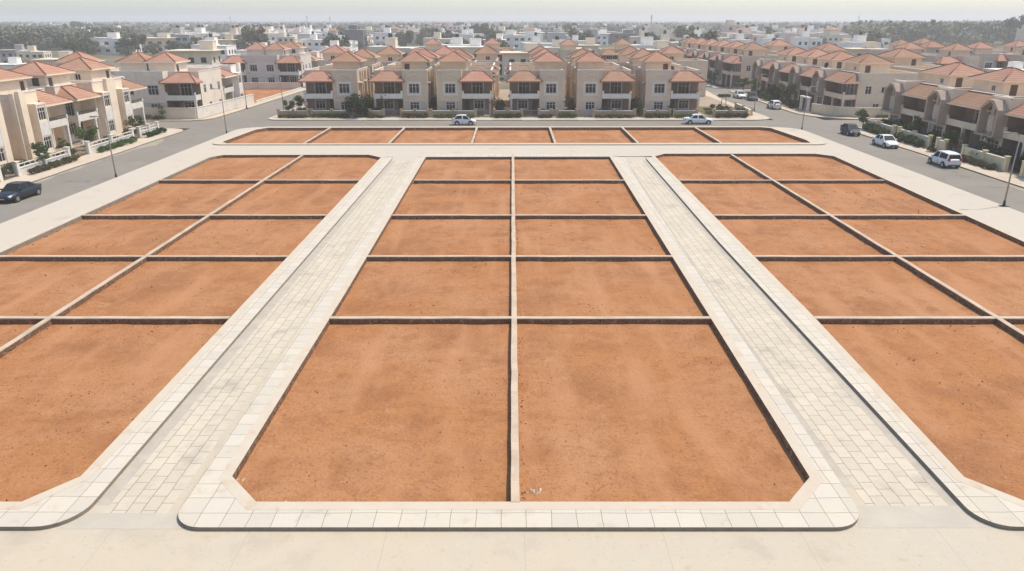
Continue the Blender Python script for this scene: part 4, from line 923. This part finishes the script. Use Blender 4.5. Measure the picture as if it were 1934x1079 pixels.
shrub(53.0, 91.6, .7, 1.2, 2.3, 'dark green bush in front of the second terrace house', 'leafdark', 1800, .1)
shrub(52.9, 101, .8, 2.4, 1.7, 'green shrubs behind the creeper wall', 'leaf', 2000, .1)
tree('street', 51.2, 107.6, 'small yellow flowering tree at the side street corner', .9)
tree('street', 53.0, 96.6, 'small green tree beside the first gate on the right', .8)
tree('dry', 53.0, 86.0, 'yellow green shrub tree inside the gate on the right', 1.0)
fan_plant(52.7, 81.4, 1.9, 'spiky palm plant over the long cream wall, left one')
fan_plant(52.8, 78.9, 1.7, 'spiky palm plant over the long cream wall, right one')
fan_plant(51.0, 97.0, 1.6, 'banana-like plant near the white sedan')
shrub(53.4, 104.5, 1.2, 2.0, 2.0, 'dark shrubs at the porch of the first right terrace house', 'leafdark', 2600, .11)
shrub(53.2, 76.5, 1.0, 1.8, 1.8, 'dark shrubs at the porch of the third right terrace house', 'leafdark', 2400, .11)
shrub(53.4, 70.5, .9, 2.4, 1.6, 'low dark plants by the right picture edge', 'leafdark', 2400, .11)
shrub(53.6, 93.5, .8, 1.4, 1.6, 'dark plants left of the first cream gate pillar', 'leafdark', 1700, .11)
gate(51.7, 90.4, R(-90), 1.5, 1.2, 'dark gate beside the cream pillars on the right')
gate(51.7, 87.1, R(-90), 3.6, 1.2, 'wide dark gate left of the leafy palms')
wall_run((57, 120.6), (84, 120.6), 1.5, 'long pale wall below the blank end of the second terrace', 0, 'stucco', colour=(1, 1, .95))
wall_run((51.2, 127), (53.2, 122.6), 1.5, 'curved pale wall at the corner of the second terrace', 0, 'stucco', colour=(1, 1, .95))
wall_run((53.2, 122.6), (57, 120.6), 1.5, 'bent pale wall joining the corner of the second terrace', 0, 'stucco', colour=(1, 1, .95))
shrub(68, 119.9, 10, .4, .6, 'low green hedge below the long pale wall', 'leafdry', 2600, cat='hedge', name='hedge')
shrub(50.9, 136, .8, 4.5, 1.6, 'dark hedge in front of the second terrace', 'leafdark', 3600, .12, cat='hedge', name='hedge')
shrub(50.7, 152, .8, 7, 1.7, 'mixed green hedge further up the right road', 'leaf', 4200, .12, cat='hedge', name='hedge')
for x, y, kd, sc_, lb in ((51.8, 141.5, 'street', 1.2, 'yellow green tree before the second terrace'), (51.6, 147.5, 'dark', .8, 'dark round tree before the second terrace'), (51.2, 157.5, 'street', 1.1, 'green tree near the white far car'),
                          (50.8, 165.0, 'street', 1.0, 'tree at the far end of the second terrace'), (47.8, 180.5, 'street', 1.2, 'grey green tree before the far terrace'), (47.0, 196, 'dark', .7, 'dark tree up the right road'),
                          (43.0, 180, 'dark', .8, 'dark leafy tree at the right end of the back rows'), (41, 190, 'street', 1.1, 'pale tree behind the right end of the back rows')):
    tree(kd, x, y, lb, sc_)
# gate-portal on the second terrace
pt = empty('gate_portal', (51.0, 131.6, .05), R(-90)); q = MB(); q.box(0, .35, -.2, .2, 0, 2.3); q.box(3.2, 3.55, -.2, .2, 0, 2.3); q.build('pillar', M['white'], pt)
q = MB(); q.box(-.1, 3.65, -.35, .35, 2.302, 2.5); q.build('lintel', M['white'], pt); tag(pt, 'white gate portal behind the cream car on the right road', 'gate')

# ------------------------------------------------------------------ lamp posts
def make_lamp():
    root = empty('street_lamp')
    p = MB(); p.tube([(0, 0, 0), (0.03, 0, 3), (-.02, 0, 6.0)], [.075, .06, .045], 8); p.build('pole', M['metal'], root)
    b = MB(); b.box(-.28, .28, -.28, .28, 0, .05); b.tube([(0, 0, .05), (0, 0, .5)], [.11, .095], 8); b.build('base', M['darkmetal'], root)
    a = MB(); a.tube([(-.02, 0, 5.9), (.3, 0, 6.15), (1.0, 0, 6.2)], [.035, .03, .028], 6); ao = a.build('arm', M['metal'], root)
    h = MB(); h.box(.85, 1.45, -.1, .1, 6.13, 6.22); h.box(.95, 1.4, -.07, .07, 6.09, 6.128); h.build('lamp_head', M['metal'], ao)
    return root
LG = 'slim street lamps'
for x, y, z, rz, lb in ((-39.9, 72.6, -.06, 180, 'slim lamp post on the left path opposite the white railed walls'), (-40.05, 103.2, -.06, 180, 'lamp post at the far left corner of the plots'),
                     (41.75, 60.3, .14, 180, 'lamp post near the right picture edge beside the road'), (42.1, 107.0, -.06, 0, 'lamp post at the far right corner of the plots'),
                     (42.2, 129.5, .07, 0, 'lamp post by the right road near the corner garden'), (-38.7, 126, .07, 180, 'lamp post on the left side of the island of villas'), (-47.8, 134, .07, 0, 'lamp post by the tall cream compound wall')):
    place('lamp', make_lamp, (x, y, z), R(rz), lb, 'street lamp', LG)

# ------------------------------------------------------------------ cars
def make_car(kind, paintm):
    """nose towards +X; lofted body, greenhouse with separate panes"""
    L_, Wd = {'sedan': (4.4, 1.70), 'hatch': (3.65, 1.60), 'suv': (4.1, 1.75)}[kind]
    root = empty('car'); h = L_ / 2
    #          x,    low, belt, halfwidth
    if kind == 'sedan': st = [(-h, .42, .78, .62), (-h + .12, .28, .93, .76), (-h + .7, .22, .98, .84), (-.6, .2, .93, .85), (.6, .2, .90, .85), (h - 1.0, .22, .86, .83), (h - .35, .24, .72, .76), (h - .06, .3, .58, .64), (h, .42, .5, .55)]
    else: st = [(-h, .42, .9, .66), (-h + .08, .28, 1.0, .76), (-h + .6, .22, 1.0, .80), (-.5, .2, .96, .82), (.5, .2, .92, .82), (h - .85, .22, .90, .80), (h - .32, .24, .76, .74), (h - .06, .3, .6, .62), (h, .42, .5, .54)]
    sc_ = Wd / 1.70; b = MB(); rings = []
    for x, lo, be, hw in st:
        hw *= sc_; mid = lo + (be - lo) * .45
        half = [(0, lo), (hw * .8, lo), (hw * .97, lo + .1), (hw, mid), (hw * .985, be - .1), (hw * .9, be - .015), (hw * .5, be + .03), (0, be + .045)]
        rings.append([(x, y, z) for y, z in half] + [(x, -y, z) for y, z in half[-2:0:-1]])
    n = len(rings[0])
    for i in range(len(rings) - 1):
        for k in range(n): b._q((rings[i][k], rings[i][(k + 1) % n], rings[i + 1][(k + 1) % n], rings[i + 1][k]), True)
    b._q(rings[0]); b._q(rings[-1][::-1])
    body = b.build('body', M[paintm], root)
    # greenhouse
    rh = {'sedan': 1.43, 'hatch': 1.48, 'suv': 1.58}[kind]
    if kind == 'sedan': cb, ct = [(-1.55, .94), (1.15, .86)], [(-.85, rh - .03), (.35, rh)]
    elif kind == 'hatch': cb, ct = [(-h + .14, .98), (1.12, .88)], [(-h + .72, rh - .05), (.28, rh)]
    else: cb, ct = [(-h + .1, .98), (1.15, .9)], [(-h + .3, rh - .05), (.4, rh)]
    wb, wt = .80 * sc_, .60 * sc_
    (bx0, bz0), (bx1, bz1) = cb; (tx0, tz0), (tx1, tz1) = ct
    C = lambda x, z, y: (x, y, z)
    g = MB(); m0, m1 = (tx0 + (tx1 - tx0) * .5), tz1 + .03
    B = [C(bx0, bz0 - .03, wb), C(bx1, bz1 - .03, wb), C(bx1, bz1 - .03, -wb), C(bx0, bz0 - .03, -wb)]
    T = [C(tx0, tz0, wt), C(m0, m1, wt), C(tx1, tz1, wt), C(tx1, tz1, -wt), C(m0, m1, -wt), C(tx0, tz0, -wt)]
    g._q((B[0], T[0], T[1], T[2], B[1])); g._q((B[2], T[3], T[4], T[5], B[3])); g._q((B[1], T[2], T[3], B[2])); g._q((B[3], T[5], T[0], B[0]))
    g._q((T[0], T[5], T[4], T[1])); g._q((T[1], T[4], T[3], T[2]))
    ro = g.build('roof', M[paintm], root)
    mod = ro.modifiers.new('b', 'BEVEL'); mod.width = .05; mod.segments = 2
    def pane(quad, name, inset=.09, out=.012):
        q = [Vector(p) for p in quad]; c = sum(q, Vector()) / 4; nn = (q[1] - q[0]).cross(q[3] - q[0]).normalized()
        if nn.dot(c - Vector((0, 0, .9))) < 0: nn = -nn
        pts = []
        for i in range(4):
            a = (q[i - 1] - q[i]).normalized(); b2 = (q[(i + 1) % 4] - q[i]).normalized(); pts.append(q[i] + (a + b2) * inset + nn * out)
        m = MB(); m._q(pts); m._q([p - nn * .006 for p in pts[::-1]]); m.build(name, M['carglass'], root)
    pane((B[1], B[2], T[3], T[2]), 'windscreen', .07); pane((B[3], B[0], T[0], T[5]), 'rear_window', .09)
    for s_ in (1, -1):
        def S(x, top):
            t = (x - bx0) / (bx1 - bx0)
            if not top: return Vector((x, wb * s_, bz0 + (bz1 - bz0) * t - .03))
            return Vector((x, wt * s_, rh - .02))
        xm = -.22; f0 = bx1 - .12; r0 = bx0 + .14
        def sidepane(xb0, xb1, xt0, xt1):
            q = [S(xb0, 0), S(xb1, 0), S(xt1, 1), S(xt0, 1)]
            pane(q if s_ > 0 else q[::-1], 'side_window', .065, .014)
        sidepane(xm + .02, f0, xm + .02, tx1 + .02); sidepane(r0, xm - .02, tx0 + .05, xm - .02)
        d = MB(); y = s_ * (.845 * sc_ + .004)
        for xd in (xm, xm + 1.12, xm - .95): d.box(xd - .008, xd + .008, min(y, y - s_ * .02), max(y, y - s_ * .02), .32, .82)
        d.build('door_seam', M['darkmetal'], root)
        hd = MB()
        for xd in (xm + .15, xm - .75): hd.box(xd, xd + .16, min(y, y + s_ * .025), max(y, y + s_ * .025), .76, .79)
        hd.build('handle', M[paintm], root)
        mr = MB(); mr.box(bx1 - .40, bx1 - .28, min(s_ * wb, s_ * (wb + .2)), max(s_ * wb, s_ * (wb + .2)), .95, 1.07); mr.build('mirror', M[paintm], root)
        hl = MB(); hw = .56 * sc_
        hl.obox((h - .235, s_ * (hw + .02), .625), (.10, -s_ * .06, -.03), (.02, s_ * .11, 0), (-.02, 0, .06)); hl.build('headlight', M['lamp'], root)
        tl = MB(); zt = .84 if kind == 'sedan' else .95
        tl.box(-h - .012, -h + .12, min(s_ * .5 * sc_, s_ * .735 * sc_), max(s_ * .5 * sc_, s_ * .735 * sc_), zt - .13, zt + .07 if kind == 'sedan' else zt + .2); tl.build('tail_light', M['tail'], root)
        for xw in (-h + .78, h - .80):
            wy = s_ * (.80 * sc_); r_ = .31
            ar = MB(); ar.tube([(xw, wy - s_ * .14, .33), (xw, wy + s_ * .052, .33)], .375, 20); ar.build('wheel_arch', M['darkmetal'], root)
            t = MB(); t.tube([(xw, wy - s_ * .12, r_), (xw, wy + s_ * .07, r_)], r_, 20); wo = t.build('wheel', M['tyre'], root)
            t = MB(); t.tube([(xw, wy + s_ * .071, r_), (xw, wy + s_ * .082, r_)], .195, 16)
            wr = t.build('rim', M['rim'], wo)
            t = MB()
            for a in range(5):
                an = a * 2 * math.pi / 5 + .5; t.obox((xw + math.cos(an) * .13, wy + s_ * .084, r_ + math.sin(an) * .13), (math.cos(an) * .045, 0, math.sin(an) * .045), (0, .003, 0), (-math.sin(an) * .018, 0, math.cos(an) * .018))
            t.build('spoke_gap', M['tyre'], wo)
    gr = MB(); gr.box(h - .05, h + .012, -.36, .36, .46, .56); gr.box(h - .06, h + .006, -.45, .45, .28, .38); gr.build('grille', M['darkmetal'], root)
    pl = MB(); pl.box(h + .013, h + .02, -.22, .22, .40, .455); pl.box(-h - .02, -h - .006, -.22, .22, .56, .67); pl.build('number_plate', M['white'], root)
    bu = MB(); bu.box(-h - .03, -h + .1, -.6 * sc_, .6 * sc_, .3, .44); bu.build('bumper', M['darkmetal' if kind == 'suv' else paintm], root)
    return root
CARS = (('hatch', 'carwhite', -7.3, 112.9, 0, 'white hatchback driving along the back street below the third villa'), ('sedan', 'carwhite', 28.7, 114.0, 0, 'white sedan on the back street below the right end villa'),
        ('sedan', 'carnavy', -44.2, 64.0, -92, 'dark blue sedan parked at the left picture edge'), ('hatch', 'cargrey', 47.2, 102.6, -90, 'dark grey car parked at the side street corner on the right'),
        ('sedan', 'carwhite', 47.3, 92.7, -90, 'white sedan parked on the right street facing the camera'), ('suv', 'carwhite', 47.5, 79.8, 90, 'white hatchback parked on the right street showing its tail'),
        ('hatch', 'carwhite', 47.3, 134.4, 92, 'cream white car parked before the gate portal'), ('sedan', 'carwhite', 46.7, 153.5, -90, 'white car parked far up the right road'), ('suv', 'cargrey', 48.0, 149.2, -100, 'dark car parked just in front of the far white car'))
for kd, pm, x, y, rz, lb in CARS:
    place(('car', kd, pm), lambda kd=kd, pm=pm: make_car(kd, pm), (x, y, AS), R(rz), lb, 'car', 'cars parked or driving around the plots')

# ------------------------------------------------------------------ the town beyond
def make_block(kind):
    root = empty('building'); b = MB(); wn_ = []; cop = MB()
    def vol(x0, x1, y0, y1, z1, z0=-.4):
        b.box(x0, x1, y0, y1, z0, z1); cop.box(x0 - .1, x1 + .1, y0 - .1, y1 + .1, z1 + .001, z1 + .16)
    def face(x0, x1, y, z, k, wd=1.3, ht=1.3):
        for i in range(k): c = x0 + (x1 - x0) * (i + .5) / k; wn_.append((c - wd / 2, c + wd / 2, y - .04, y + .02, z, z + ht))
    def side(x, y0, y1, z, k, wd=1.1, ht=1.3):
        for i in range(k): c = y0 + (y1 - y0) * (i + .5) / k; wn_.append((x - .02, x + .04, c - wd / 2, c + wd / 2, z, z + ht))
    if kind == 0:
        vol(0, 7, 0, 9, 7.2); vol(7.02, 13, -1.2, 8.5, 6.9); vol(4.5, 7.5, 3, 6, 9.6)
        for z in (1, 4.3): face(.5, 6.5, 0, z, 2); face(7.4, 12.6, -1.2, z, 2, 1.6); side(13, 0, 8, z, 3)
        b.box(2, 5, -1.2, -.01, 3.2, 3.4); b.box(2, 5, -1.2, -1.1, 3.4, 4.2)
    elif kind == 1:
        vol(0, 10, 0, 9, 9.8); vol(10.02, 13.5, 1.5, 8, 6.8); vol(1, 4, 3, 7, 12.0)
        for z in (1, 4.2, 7.4): face(.5, 9.5, 0, z, 3, 1.4)
        for z in (1, 4.2): face(10.3, 13.2, 1.5, z, 1); side(13.5, 1.5, 8, z, 2)
        side(10, 0, 9, 7.4, 2)
        for z in (3.3, 6.5): b.box(3, 9.9, -1.3, -.01, z, z + .18); b.box(3, 9.9, -1.3, -1.2, z + .18, z + .9)
    elif kind == 2:
        vol(0, 9, 0, 8, 6.6); b.box(-1, 10, -1, 9, 6.77, 6.95)
        for z in (.9, 4.0): face(.4, 8.6, 0, z, 3, 1.2); side(9, 0, 8, z, 2)
        vol(5.5, 8.5, 4, 7, 9)
    else:
        vol(0, 11, 0, 8, 6.8); vol(2, 7, 2, 7, 9.2, 6.9)
        for z in (1, 4.1): face(.4, 10.6, 0, z, 4, 1.2); side(11, 0, 8, z, 2)
    b.build('wall', M['wallfar'], root); cop.build('parapet', M['white'], root)
    if kind == 3:
        e = MB(); e.hip(1.4, 7.6, 1.4, 7.6, 9.55, 1.5); e.build('roof', M['roof'], root)
    elif kind != 2:
        t = MB(); t.tube([(5.8, 4.5, 9.8 if kind == 0 else 10.0), (5.8, 4.5, 11.0 if kind == 0 else 11.2)], .6, 10); t.build('water_tank', M['tank'], root)
    for (x0, x1, y0, y1, z0, z1) in wn_:
        w_ = MB(); w_.box(x0, x1, y0, y1, z0, z1); w_.build('window', M['glass'], root)
    return root
def block(kind, x, y, rz, s_, col, label, group=None):
    return place(('block', kind), lambda: make_block(kind), (x, y, -.3), R(rz), label, 'building', group, scale=s_, colour=col)
WH, CR, GY, PK, DK, GN = (1.22, 1.24, 1.28), (1.0, .93, .8), (.62, .63, .66), (1.0, .82, .78), (.26, .26, .28), (.82, .88, .74)
mid = [  # px, base py, width px, kind, rz, colour, label
 (212, 103, 74, 0, 8, WH, 'big white block standing alone before the trees at upper left'), (292, 100, 66, 2, 5, CR, 'cream block right of the lone white block'),
 (26, 124, 44, 2, 12, GY, 'grey two-storey block above the leftmost red roofs'), (60, 126, 24, 0, 10, CR, 'narrow cream block beside the grey block at far left'), (12, 160, 40, 2, 5, WH, 'white low block at the left picture edge above the roofs'),
 (108, 156, 66, 2, 5, CR, 'low building with a flat canopy roof behind the left villas'), (345, 92, 40, 0, -5, WH, 'white block left of the white twin-fin house'), (392, 98, 28, 0, 5, WH, 'slender white house with black windows above the dry field'), (432, 92, 46, 2, 5, GN, 'greenish cream house beyond the dry field'),
 (470, 84, 38, 0, 5, WH, 'white block with upper boxes behind the greenish house'), (496, 97, 34, 0, -5, PK, 'pinkish house above the grey white villas'), (548, 104, 44, 1, 6, CR, 'tall cream house with stacked balconies left of centre'),
 (584, 92, 26, 0, 5, DK, 'dark unfinished block left of centre'), (612, 127, 50, 0, -6, PK, 'pink house behind the left end villa'), (644, 112, 38, 0, 5, WH, 'white boxy house behind the pink house'), (616, 80, 36, 0, 0, WH, 'bright white block far behind the dark unfinished block'),
 (672, 84, 40, 0, 5, WH, 'white frame house in the middle distance left of centre'), (742, 86, 40, 2, 4, DK, 'dark square block with a flat overhanging roof'), (800, 80, 34, 2, 4, GY, 'grey block with a dark canopy roof near the centre'), (842, 82, 44, 0, 4, WH, 'white block behind the third villa'),
 (884, 84, 36, 2, 4, CR, 'cream low block behind the third and fourth villas'), (925, 92, 40, 0, -4, CR, 'beige block with a stair tower at the centre'), (962, 90, 46, 0, 4, CR, 'pale beige house with black windows at the centre'), (1010, 82, 50, 2, 4, WH, 'flat pale house right of centre'),
 (1184, 84, 70, 2, 4, DK, 'wide dark block below the tall mast'), (1244, 76, 40, 0, 4, WH, 'white block just right of the tall mast'),
 (1322, 76, 56, 2, 4, GN, 'low greenish building left of the pink tower block'), (1398, 86, 60, 1, -4, PK, 'tall pinkish block rising over the far terrace'), (1450, 84, 40, 0, 4, GY, 'grey block right of the pink tower block'), (1492, 84, 44, 0, 4, CR, 'cream block behind the right terraces'),
 (1530, 82, 46, 0, 6, WH, 'bright white block behind the right terraces'), (1572, 84, 50, 0, -4, WH, 'white block with small black windows behind the right terraces'), (1618, 80, 54, 2, 4, DK, 'dark flat building beside the green wood at upper right'), (1440, 68, 36, 0, 2, CR, 'distant cream block between the pink block and the wood'),
 (1922, 176, 66, 2, 3, WH, 'white block at the right picture edge above the tile roofs')]
for i, (px, D_, mi, rz, lb) in enumerate(((1712, 186, True, 0, 'tan red-capped villa leftmost of the upper right group'), (1768, 178, False, 0, 'second red-capped villa of the upper right group'), (1800, 200, True, 90, 'third villa of the upper right group, turned sideways'),
        (1846, 190, True, 0, 'red-capped villa with a dark roof door at upper right'), (1890, 205, False, 0, 'red-capped villa near the right picture edge'), (1930, 196, True, 180, 'red-capped villa cut by the right picture edge'), (1668, 214, False, 0, 'hazy red-capped villa beyond the second terrace'), (1740, 232, True, 0, 'farther red-capped villa in front of the green wood'))):
    place(*V('bay', mi), ((px - 967) * (D_ * math.cos(PITCH) + 5) / FPX, D_, -.2), R(rz), lb, 'house', 'red-capped villas of the upper right group', colour=(1.0, .95, .95))
W0 = [13, 13.5, 11, 11]
for px, py, wpx, kd, rz, colr, lb in mid:
    x, y = at(px, py, -.3); zc = y * math.cos(PITCH) + 15 * math.sin(PITCH); s_ = wpx * zc / FPX / W0[kd]
    s_ = max(.7, min(1.9, s_)); sz = min(1.0, s_)
    if kd == 1 and 1380 < px < 1420: sz = 1.25
    block(kd, x - W0[kd] * s_ / 2, y, rz, (s_, s_, sz), colr, lb, 'separate buildings of the middle distance')
rnd = random.Random(77)
zones = [(-520, 'at far left'), (-200, 'left of centre'), (60, 'behind middle villas'), (420, 'near the tall mast'), (9e9, 'at far right')]
cn = {WH: 'white', CR: 'cream', GY: 'grey', PK: 'pinkish', DK: 'dark grey'}
cnt = 0
while cnt < 170:
    y = 420 + 1400 * rnd.random() ** 1.35; x = rnd.uniform(-.72, .72) * y
    if x > .35 * y and rnd.random() < .72: continue
    if x < -.45 * y and y < 700 and rnd.random() < .6: continue
    c = rnd.choice([WH, WH, WH, CR, CR, GY, PK, DK]); kd = rnd.choice([0, 0, 1, 2, 0, 3])
    xn = x / y * 1000; zn = [z for a, z in zones if xn < a][0] if True else ''
    s_ = rnd.uniform(.8, 1.4)
    dist = 'mid-distance' if y < 620 else 'far' if y < 1000 else 'very far'
    block(kd, x, y, rnd.choice([0, 8, -8, 14, 90, 82]), (s_, s_, min(1.05, s_)), c, f'{["stepped", "balconied", "flat-roofed", "red-capped"][kd]} {cn[c]} building, {dist}, {zn}', 'hazy buildings of the town beyond'); cnt += 1

# trees of the town
def infill():
    r = random.Random(5); k = 0
    spots = ((-44, 232, 0, CR), (-20, 240, 2, WH), (-2, 205, 2, CR), (8, 246, 0, CR), (-14, 262, 0, WH), (20, 262, 2, CR), (36, 212, 2, CR), (38, 246, 0, WH), (-58, 262, 0, WH), (-34, 276, 2, GY), (52, 282, 0, CR), (4, 290, 0, WH), (-84, 232, 0, WH), (-92, 205, 2, CR), (84, 262, 0, CR), (70, 300, 0, WH),
             (-110, 262, 0, WH), (112, 250, 2, CR), (136, 282, 0, WH), (100, 318, 0, WH), (128, 345, 0, WH), (152, 330, 2, CR), (168, 372, 0, WH), (140, 395, 0, WH), (115, 420, 2, WH), (-70, 330, 0, WH), (-40, 345, 0, CR), (-12, 330, 2, WH), (24, 350, 0, WH), (56, 362, 0, CR), (-100, 360, 0, WH), (-130, 330, 2, CR), (86, 380, 0, WH))
    for i, (x, y, kd, c) in enumerate(spots):
        s_ = r.uniform(.85, 1.2); xn = x / y * 1000; zn = [z for a, z in zones if xn < a][0]
        block(kd, x, y, r.choice([0, 5, -5, 90]), (s_, s_, r.uniform(.85, 1.1)), c, f'{["stepped", "balconied", "flat-roofed", "red-capped"][kd]} {cn[c]} building, close behind the villas, {zn}', 'hazy buildings of the town beyond')
infill()
for q in range(70):
    y = rnd.uniform(400, 760); x = rnd.uniform(-.62, .5) * y; c = rnd.choice([WH, WH, WH, CR, CR, PK, GY]); kd = rnd.choice([0, 0, 2]); xn = x / y * 1000; zn = [z for a, z in zones if xn < a][0]; s_ = rnd.uniform(.85, 1.5)
    block(kd, x, y, rnd.choice([0, 8, -8, 90]), (s_, s_, min(1.15, s_ + .1)), c, f'{["stepped", "balconied", "flat-roofed", "red-capped"][kd]} {cn[c]} building, {"mid-distance" if y < 620 else "far"}, {zn}', 'hazy buildings of the town beyond')
cnt = 0; tl = {'farA': 'rounded', 'farB': 'tall', 'farC': 'broad', 'column': 'narrow upright'}
while cnt < 135:
    y = 260 + 900 * rnd.random() ** 1.1; x = rnd.uniform(-.74, .74) * y
    if -75 < x < 96 and y < 262: continue
    if y < 330 and rnd.random() < .6: continue
    kd = rnd.choice(['farA', 'farA', 'farB', 'farC', 'farC', 'column' if rnd.random() < .4 else 'farA'])
    xn = x / y * 1000; zn = [z for a, z in zones if xn < a][0]
    dist = 'nearer' if y < 400 else 'middle' if y < 700 else 'far'
    tree(kd, x, y, f'{tl[kd]} tree among {dist} buildings {zn}', rnd.uniform(.6, 1.25), 'trees among the buildings beyond', z=-.3); cnt += 1
for px, py, sc_, lb in ((330, 104, .9, 'dark tree left of the slender white house'), (360, 106, .8, 'dark tree beside the slender white house'), (240, 106, .6, 'small dark tree before the lone white block'), (830, 96, .9, 'broad green tree behind the roof of the second villa'), (800, 97, .8, 'broad tree left of the big green one behind the second villa'),
                        (1290, 96, 1.1, 'dark green tree left of the far terrace'), (1255, 97, 1.0, 'dark green tree behind the right end villa'), (1085, 104, .8, 'grey green tree between the red-capped houses'), (1750, 86, 1.1, 'dark round tree behind the upper right red-capped houses'), (1830, 84, 1.2, 'dark tall tree behind the right red-capped houses'),
                        (1925, 90, 1.6, 'big dark tree at the right picture edge'), (150, 112, 1.0, 'olive green mound of a tree behind the left villas'), (168, 104, .9, 'olive tree left of the lone white block')):
    x, y = at(px, py, -.3); tree('farC' if sc_ < 1.1 else 'farB', x, y, lb, sc_, 'darker trees of the middle distance', z=-.3)
# far woods that read as one mass
def wood(name, n, ylo, yhi, xf, hlo, hhi, size, seed, label, nq=30):
    r = random.Random(seed); v, f = [], []
    for _ in range(n):
        y = ylo + (yhi - ylo) * r.random() ** 1.1; x = xf(r, y); hh = r.uniform(hlo, hhi); rad = hh * r.uniform(.45, .8)
        for _ in range(nq):
            d = Vector((r.gauss(0, 1), r.gauss(0, 1), r.gauss(0, .9))).normalized() * r.random() ** .35
            p = Vector((x + d.x * rad, y + d.y * rad, hh * .55 + d.z * hh * .45 - .3)); s_ = size * hh / 10 * r.uniform(.6, 1.3)
            a = Vector((r.uniform(-1, 1), r.uniform(-1, 1), r.uniform(-1, 1))).normalized(); b = a.cross(Vector((r.uniform(-1, 1), r.uniform(-1, 1), 1))).normalized(); i = len(v)
            v += [tuple(p - a * s_), tuple(p - b * s_ * .8), tuple(p + a * s_), tuple(p + b * s_ * .8)]; f.append((i, i + 1, i + 2, i + 3))
    me = bpy.data.meshes.new(name); me.from_pydata(v, [], f); me.materials.append(M['leaffar']); o = bpy.data.objects.new(name, me); COL.objects.link(o); tag(o, label, 'woodland', kind='stuff')
wood('far_woodland', 5200, 700, 3400, lambda r, y: r.uniform(-.8, .8) * y, 7, 12, 2.0, 5, 'hazy woodland spread over the plain to the horizon')
wood('right_woodland', 1500, 480, 1500, lambda r, y: r.uniform(.44, .85) * y, 6, 15, 1.15, 6, 'dense grey green wood filling the far right', 110)
wood('left_woodland', 700, 400, 640, lambda r, y: r.uniform(-.8, -.5) * y, 7, 11, .95, 7, 'belt of grey green trees behind the left villas', 120)

# masts and poles on the skyline
def make_mast():
    root = empty('mast'); m = MB()
    for dx, dy in ((-.5, -.5), (.5, -.5), (0, .6)): m.bar((dx * 1.6, dy * 1.6, 0), (dx * .5, dy * .5, 26), .22)
    for i in range(13):
        z = i * 2; k = 1.6 - 1.1 * z / 26; k2 = 1.6 - 1.1 * (z + 2) / 26
        m.bar((-.5 * k, -.5 * k, z), (.5 * k2, -.5 * k2, z + 2), .1); m.bar((.5 * k, -.5 * k, z), (0, .6 * k2, z + 2), .1); m.bar((0, .6 * k, z), (-.5 * k2, -.5 * k2, z + 2), .1)
    m.build('lattice', M['metal'], root)
    a = MB()
    for z in (22, 24): a.box(-.9, -.6, -.2, .2, z, z + 1.6); a.box(.6, .9, -.2, .2, z, z + 1.6)
    a.tube([(0, 0, 26), (0, 0, 28)], .08, 6); a.build('antenna', M['metal'], root); return root
for px, py, sc_, lb in ((1228, 74, .74, 'tall lattice mast rising above the skyline right of centre'), (1618, 60, .8, 'thin distant mast right of the pink block'), (438, 62, .75, 'faint distant mast on the left skyline'), (582, 60, .8, 'faint distant mast left of centre on the skyline'), (625, 62, .75, 'second faint mast left of centre on the skyline')):
    x, y = at(px, py, -.3); place('mast', make_mast, (x, y, -.3), 0, lb, 'mast', 'lattice masts on the skyline', scale=sc_)
# rooftop things
def roof_tank(x, y, z, label):
    root = empty('water_tank', (x, y, z)); t = MB(); t.tube([(0, 0, .12), (0, 0, 1.0), (0, 0, 1.15)], [.55, .55, .3], 14); t.build('tank', M['tank'], root)
    t = MB(); t.box(-.6, .6, -.6, .6, 0, .12); t.build('base', M['white'], root); return tag(root, label, 'water tank')
roof_tank(58.5, 140.6, 7.1 - .65, 'black water tank on the roof of the second terrace')
roof_tank(-66.0, 108.4, 6.5, 'black water tank on the flat roof behind the left street row')
roof_tank(-17.0, 131.2, 6.5, 'black tank on the flat roof of the second villa')
roof_tank(14.9, 131.0, 6.5, 'black tank on the flat roof of the fifth villa')
roof_tank(62.0, 128.3, 6.3, 'black tank on the flat roof at the near end of the second terrace')
roof_tank(62.2, 101.5, 6.2, 'black tank on the flat roof of the right street terrace')
roof_tank(-66.0, 129.0, 6.5, 'black tank on the flat roof of the pale villa behind the corner villa')
roof_tank(27.5, 131.0, 6.5, 'black tank on the flat roof of the right end villa')

def number_labels():
    by = {}
    for o in SC.objects:
        if o.parent is None and o.get('group') in ('hazy buildings of the town beyond', 'trees among the buildings beyond'): by.setdefault(o['label'], []).append(o)
    od = ['leftmost', 'second from left', 'third from left', 'fourth from left', 'fifth from left', 'sixth from left', 'seventh from left', 'eighth from left', 'ninth from left', 'tenth from left',
          'eleventh from left', 'twelfth from left', 'thirteenth from left', 'fourteenth from left', 'fifteenth from left', 'sixteenth from left', 'seventeenth from left', 'eighteenth from left']
    for lb, os_ in by.items():
        os_.sort(key=lambda o: o.location.x / o.location.y)
        if len(os_) > 1:
            for i, o in enumerate(os_): o['label'] = f'{od[min(i, 17)]} {lb}'
number_labels()
# ------------------------------------------------------------------ haze
hm = bpy.data.materials.new('haze'); hm.use_nodes = True; N, L = nodes(hm); N.remove(N['Principled BSDF'])
pv = N.new('ShaderNodeVolumePrincipled'); pv.inputs['Color'].default_value = (0.96, 0.94, 0.91, 1); pv.inputs['Density'].default_value = HAZE; pv.inputs['Anisotropy'].default_value = 0.2
L.new(pv.outputs[0], N['Material Output'].inputs['Volume'])
hb = MB(); hb.box(-3450, 3450, -150, 4600, -1.4, 34); ho = hb.build('haze', hm); tag(ho, 'thin pale dust haze hanging over the plain', kind='stuff')
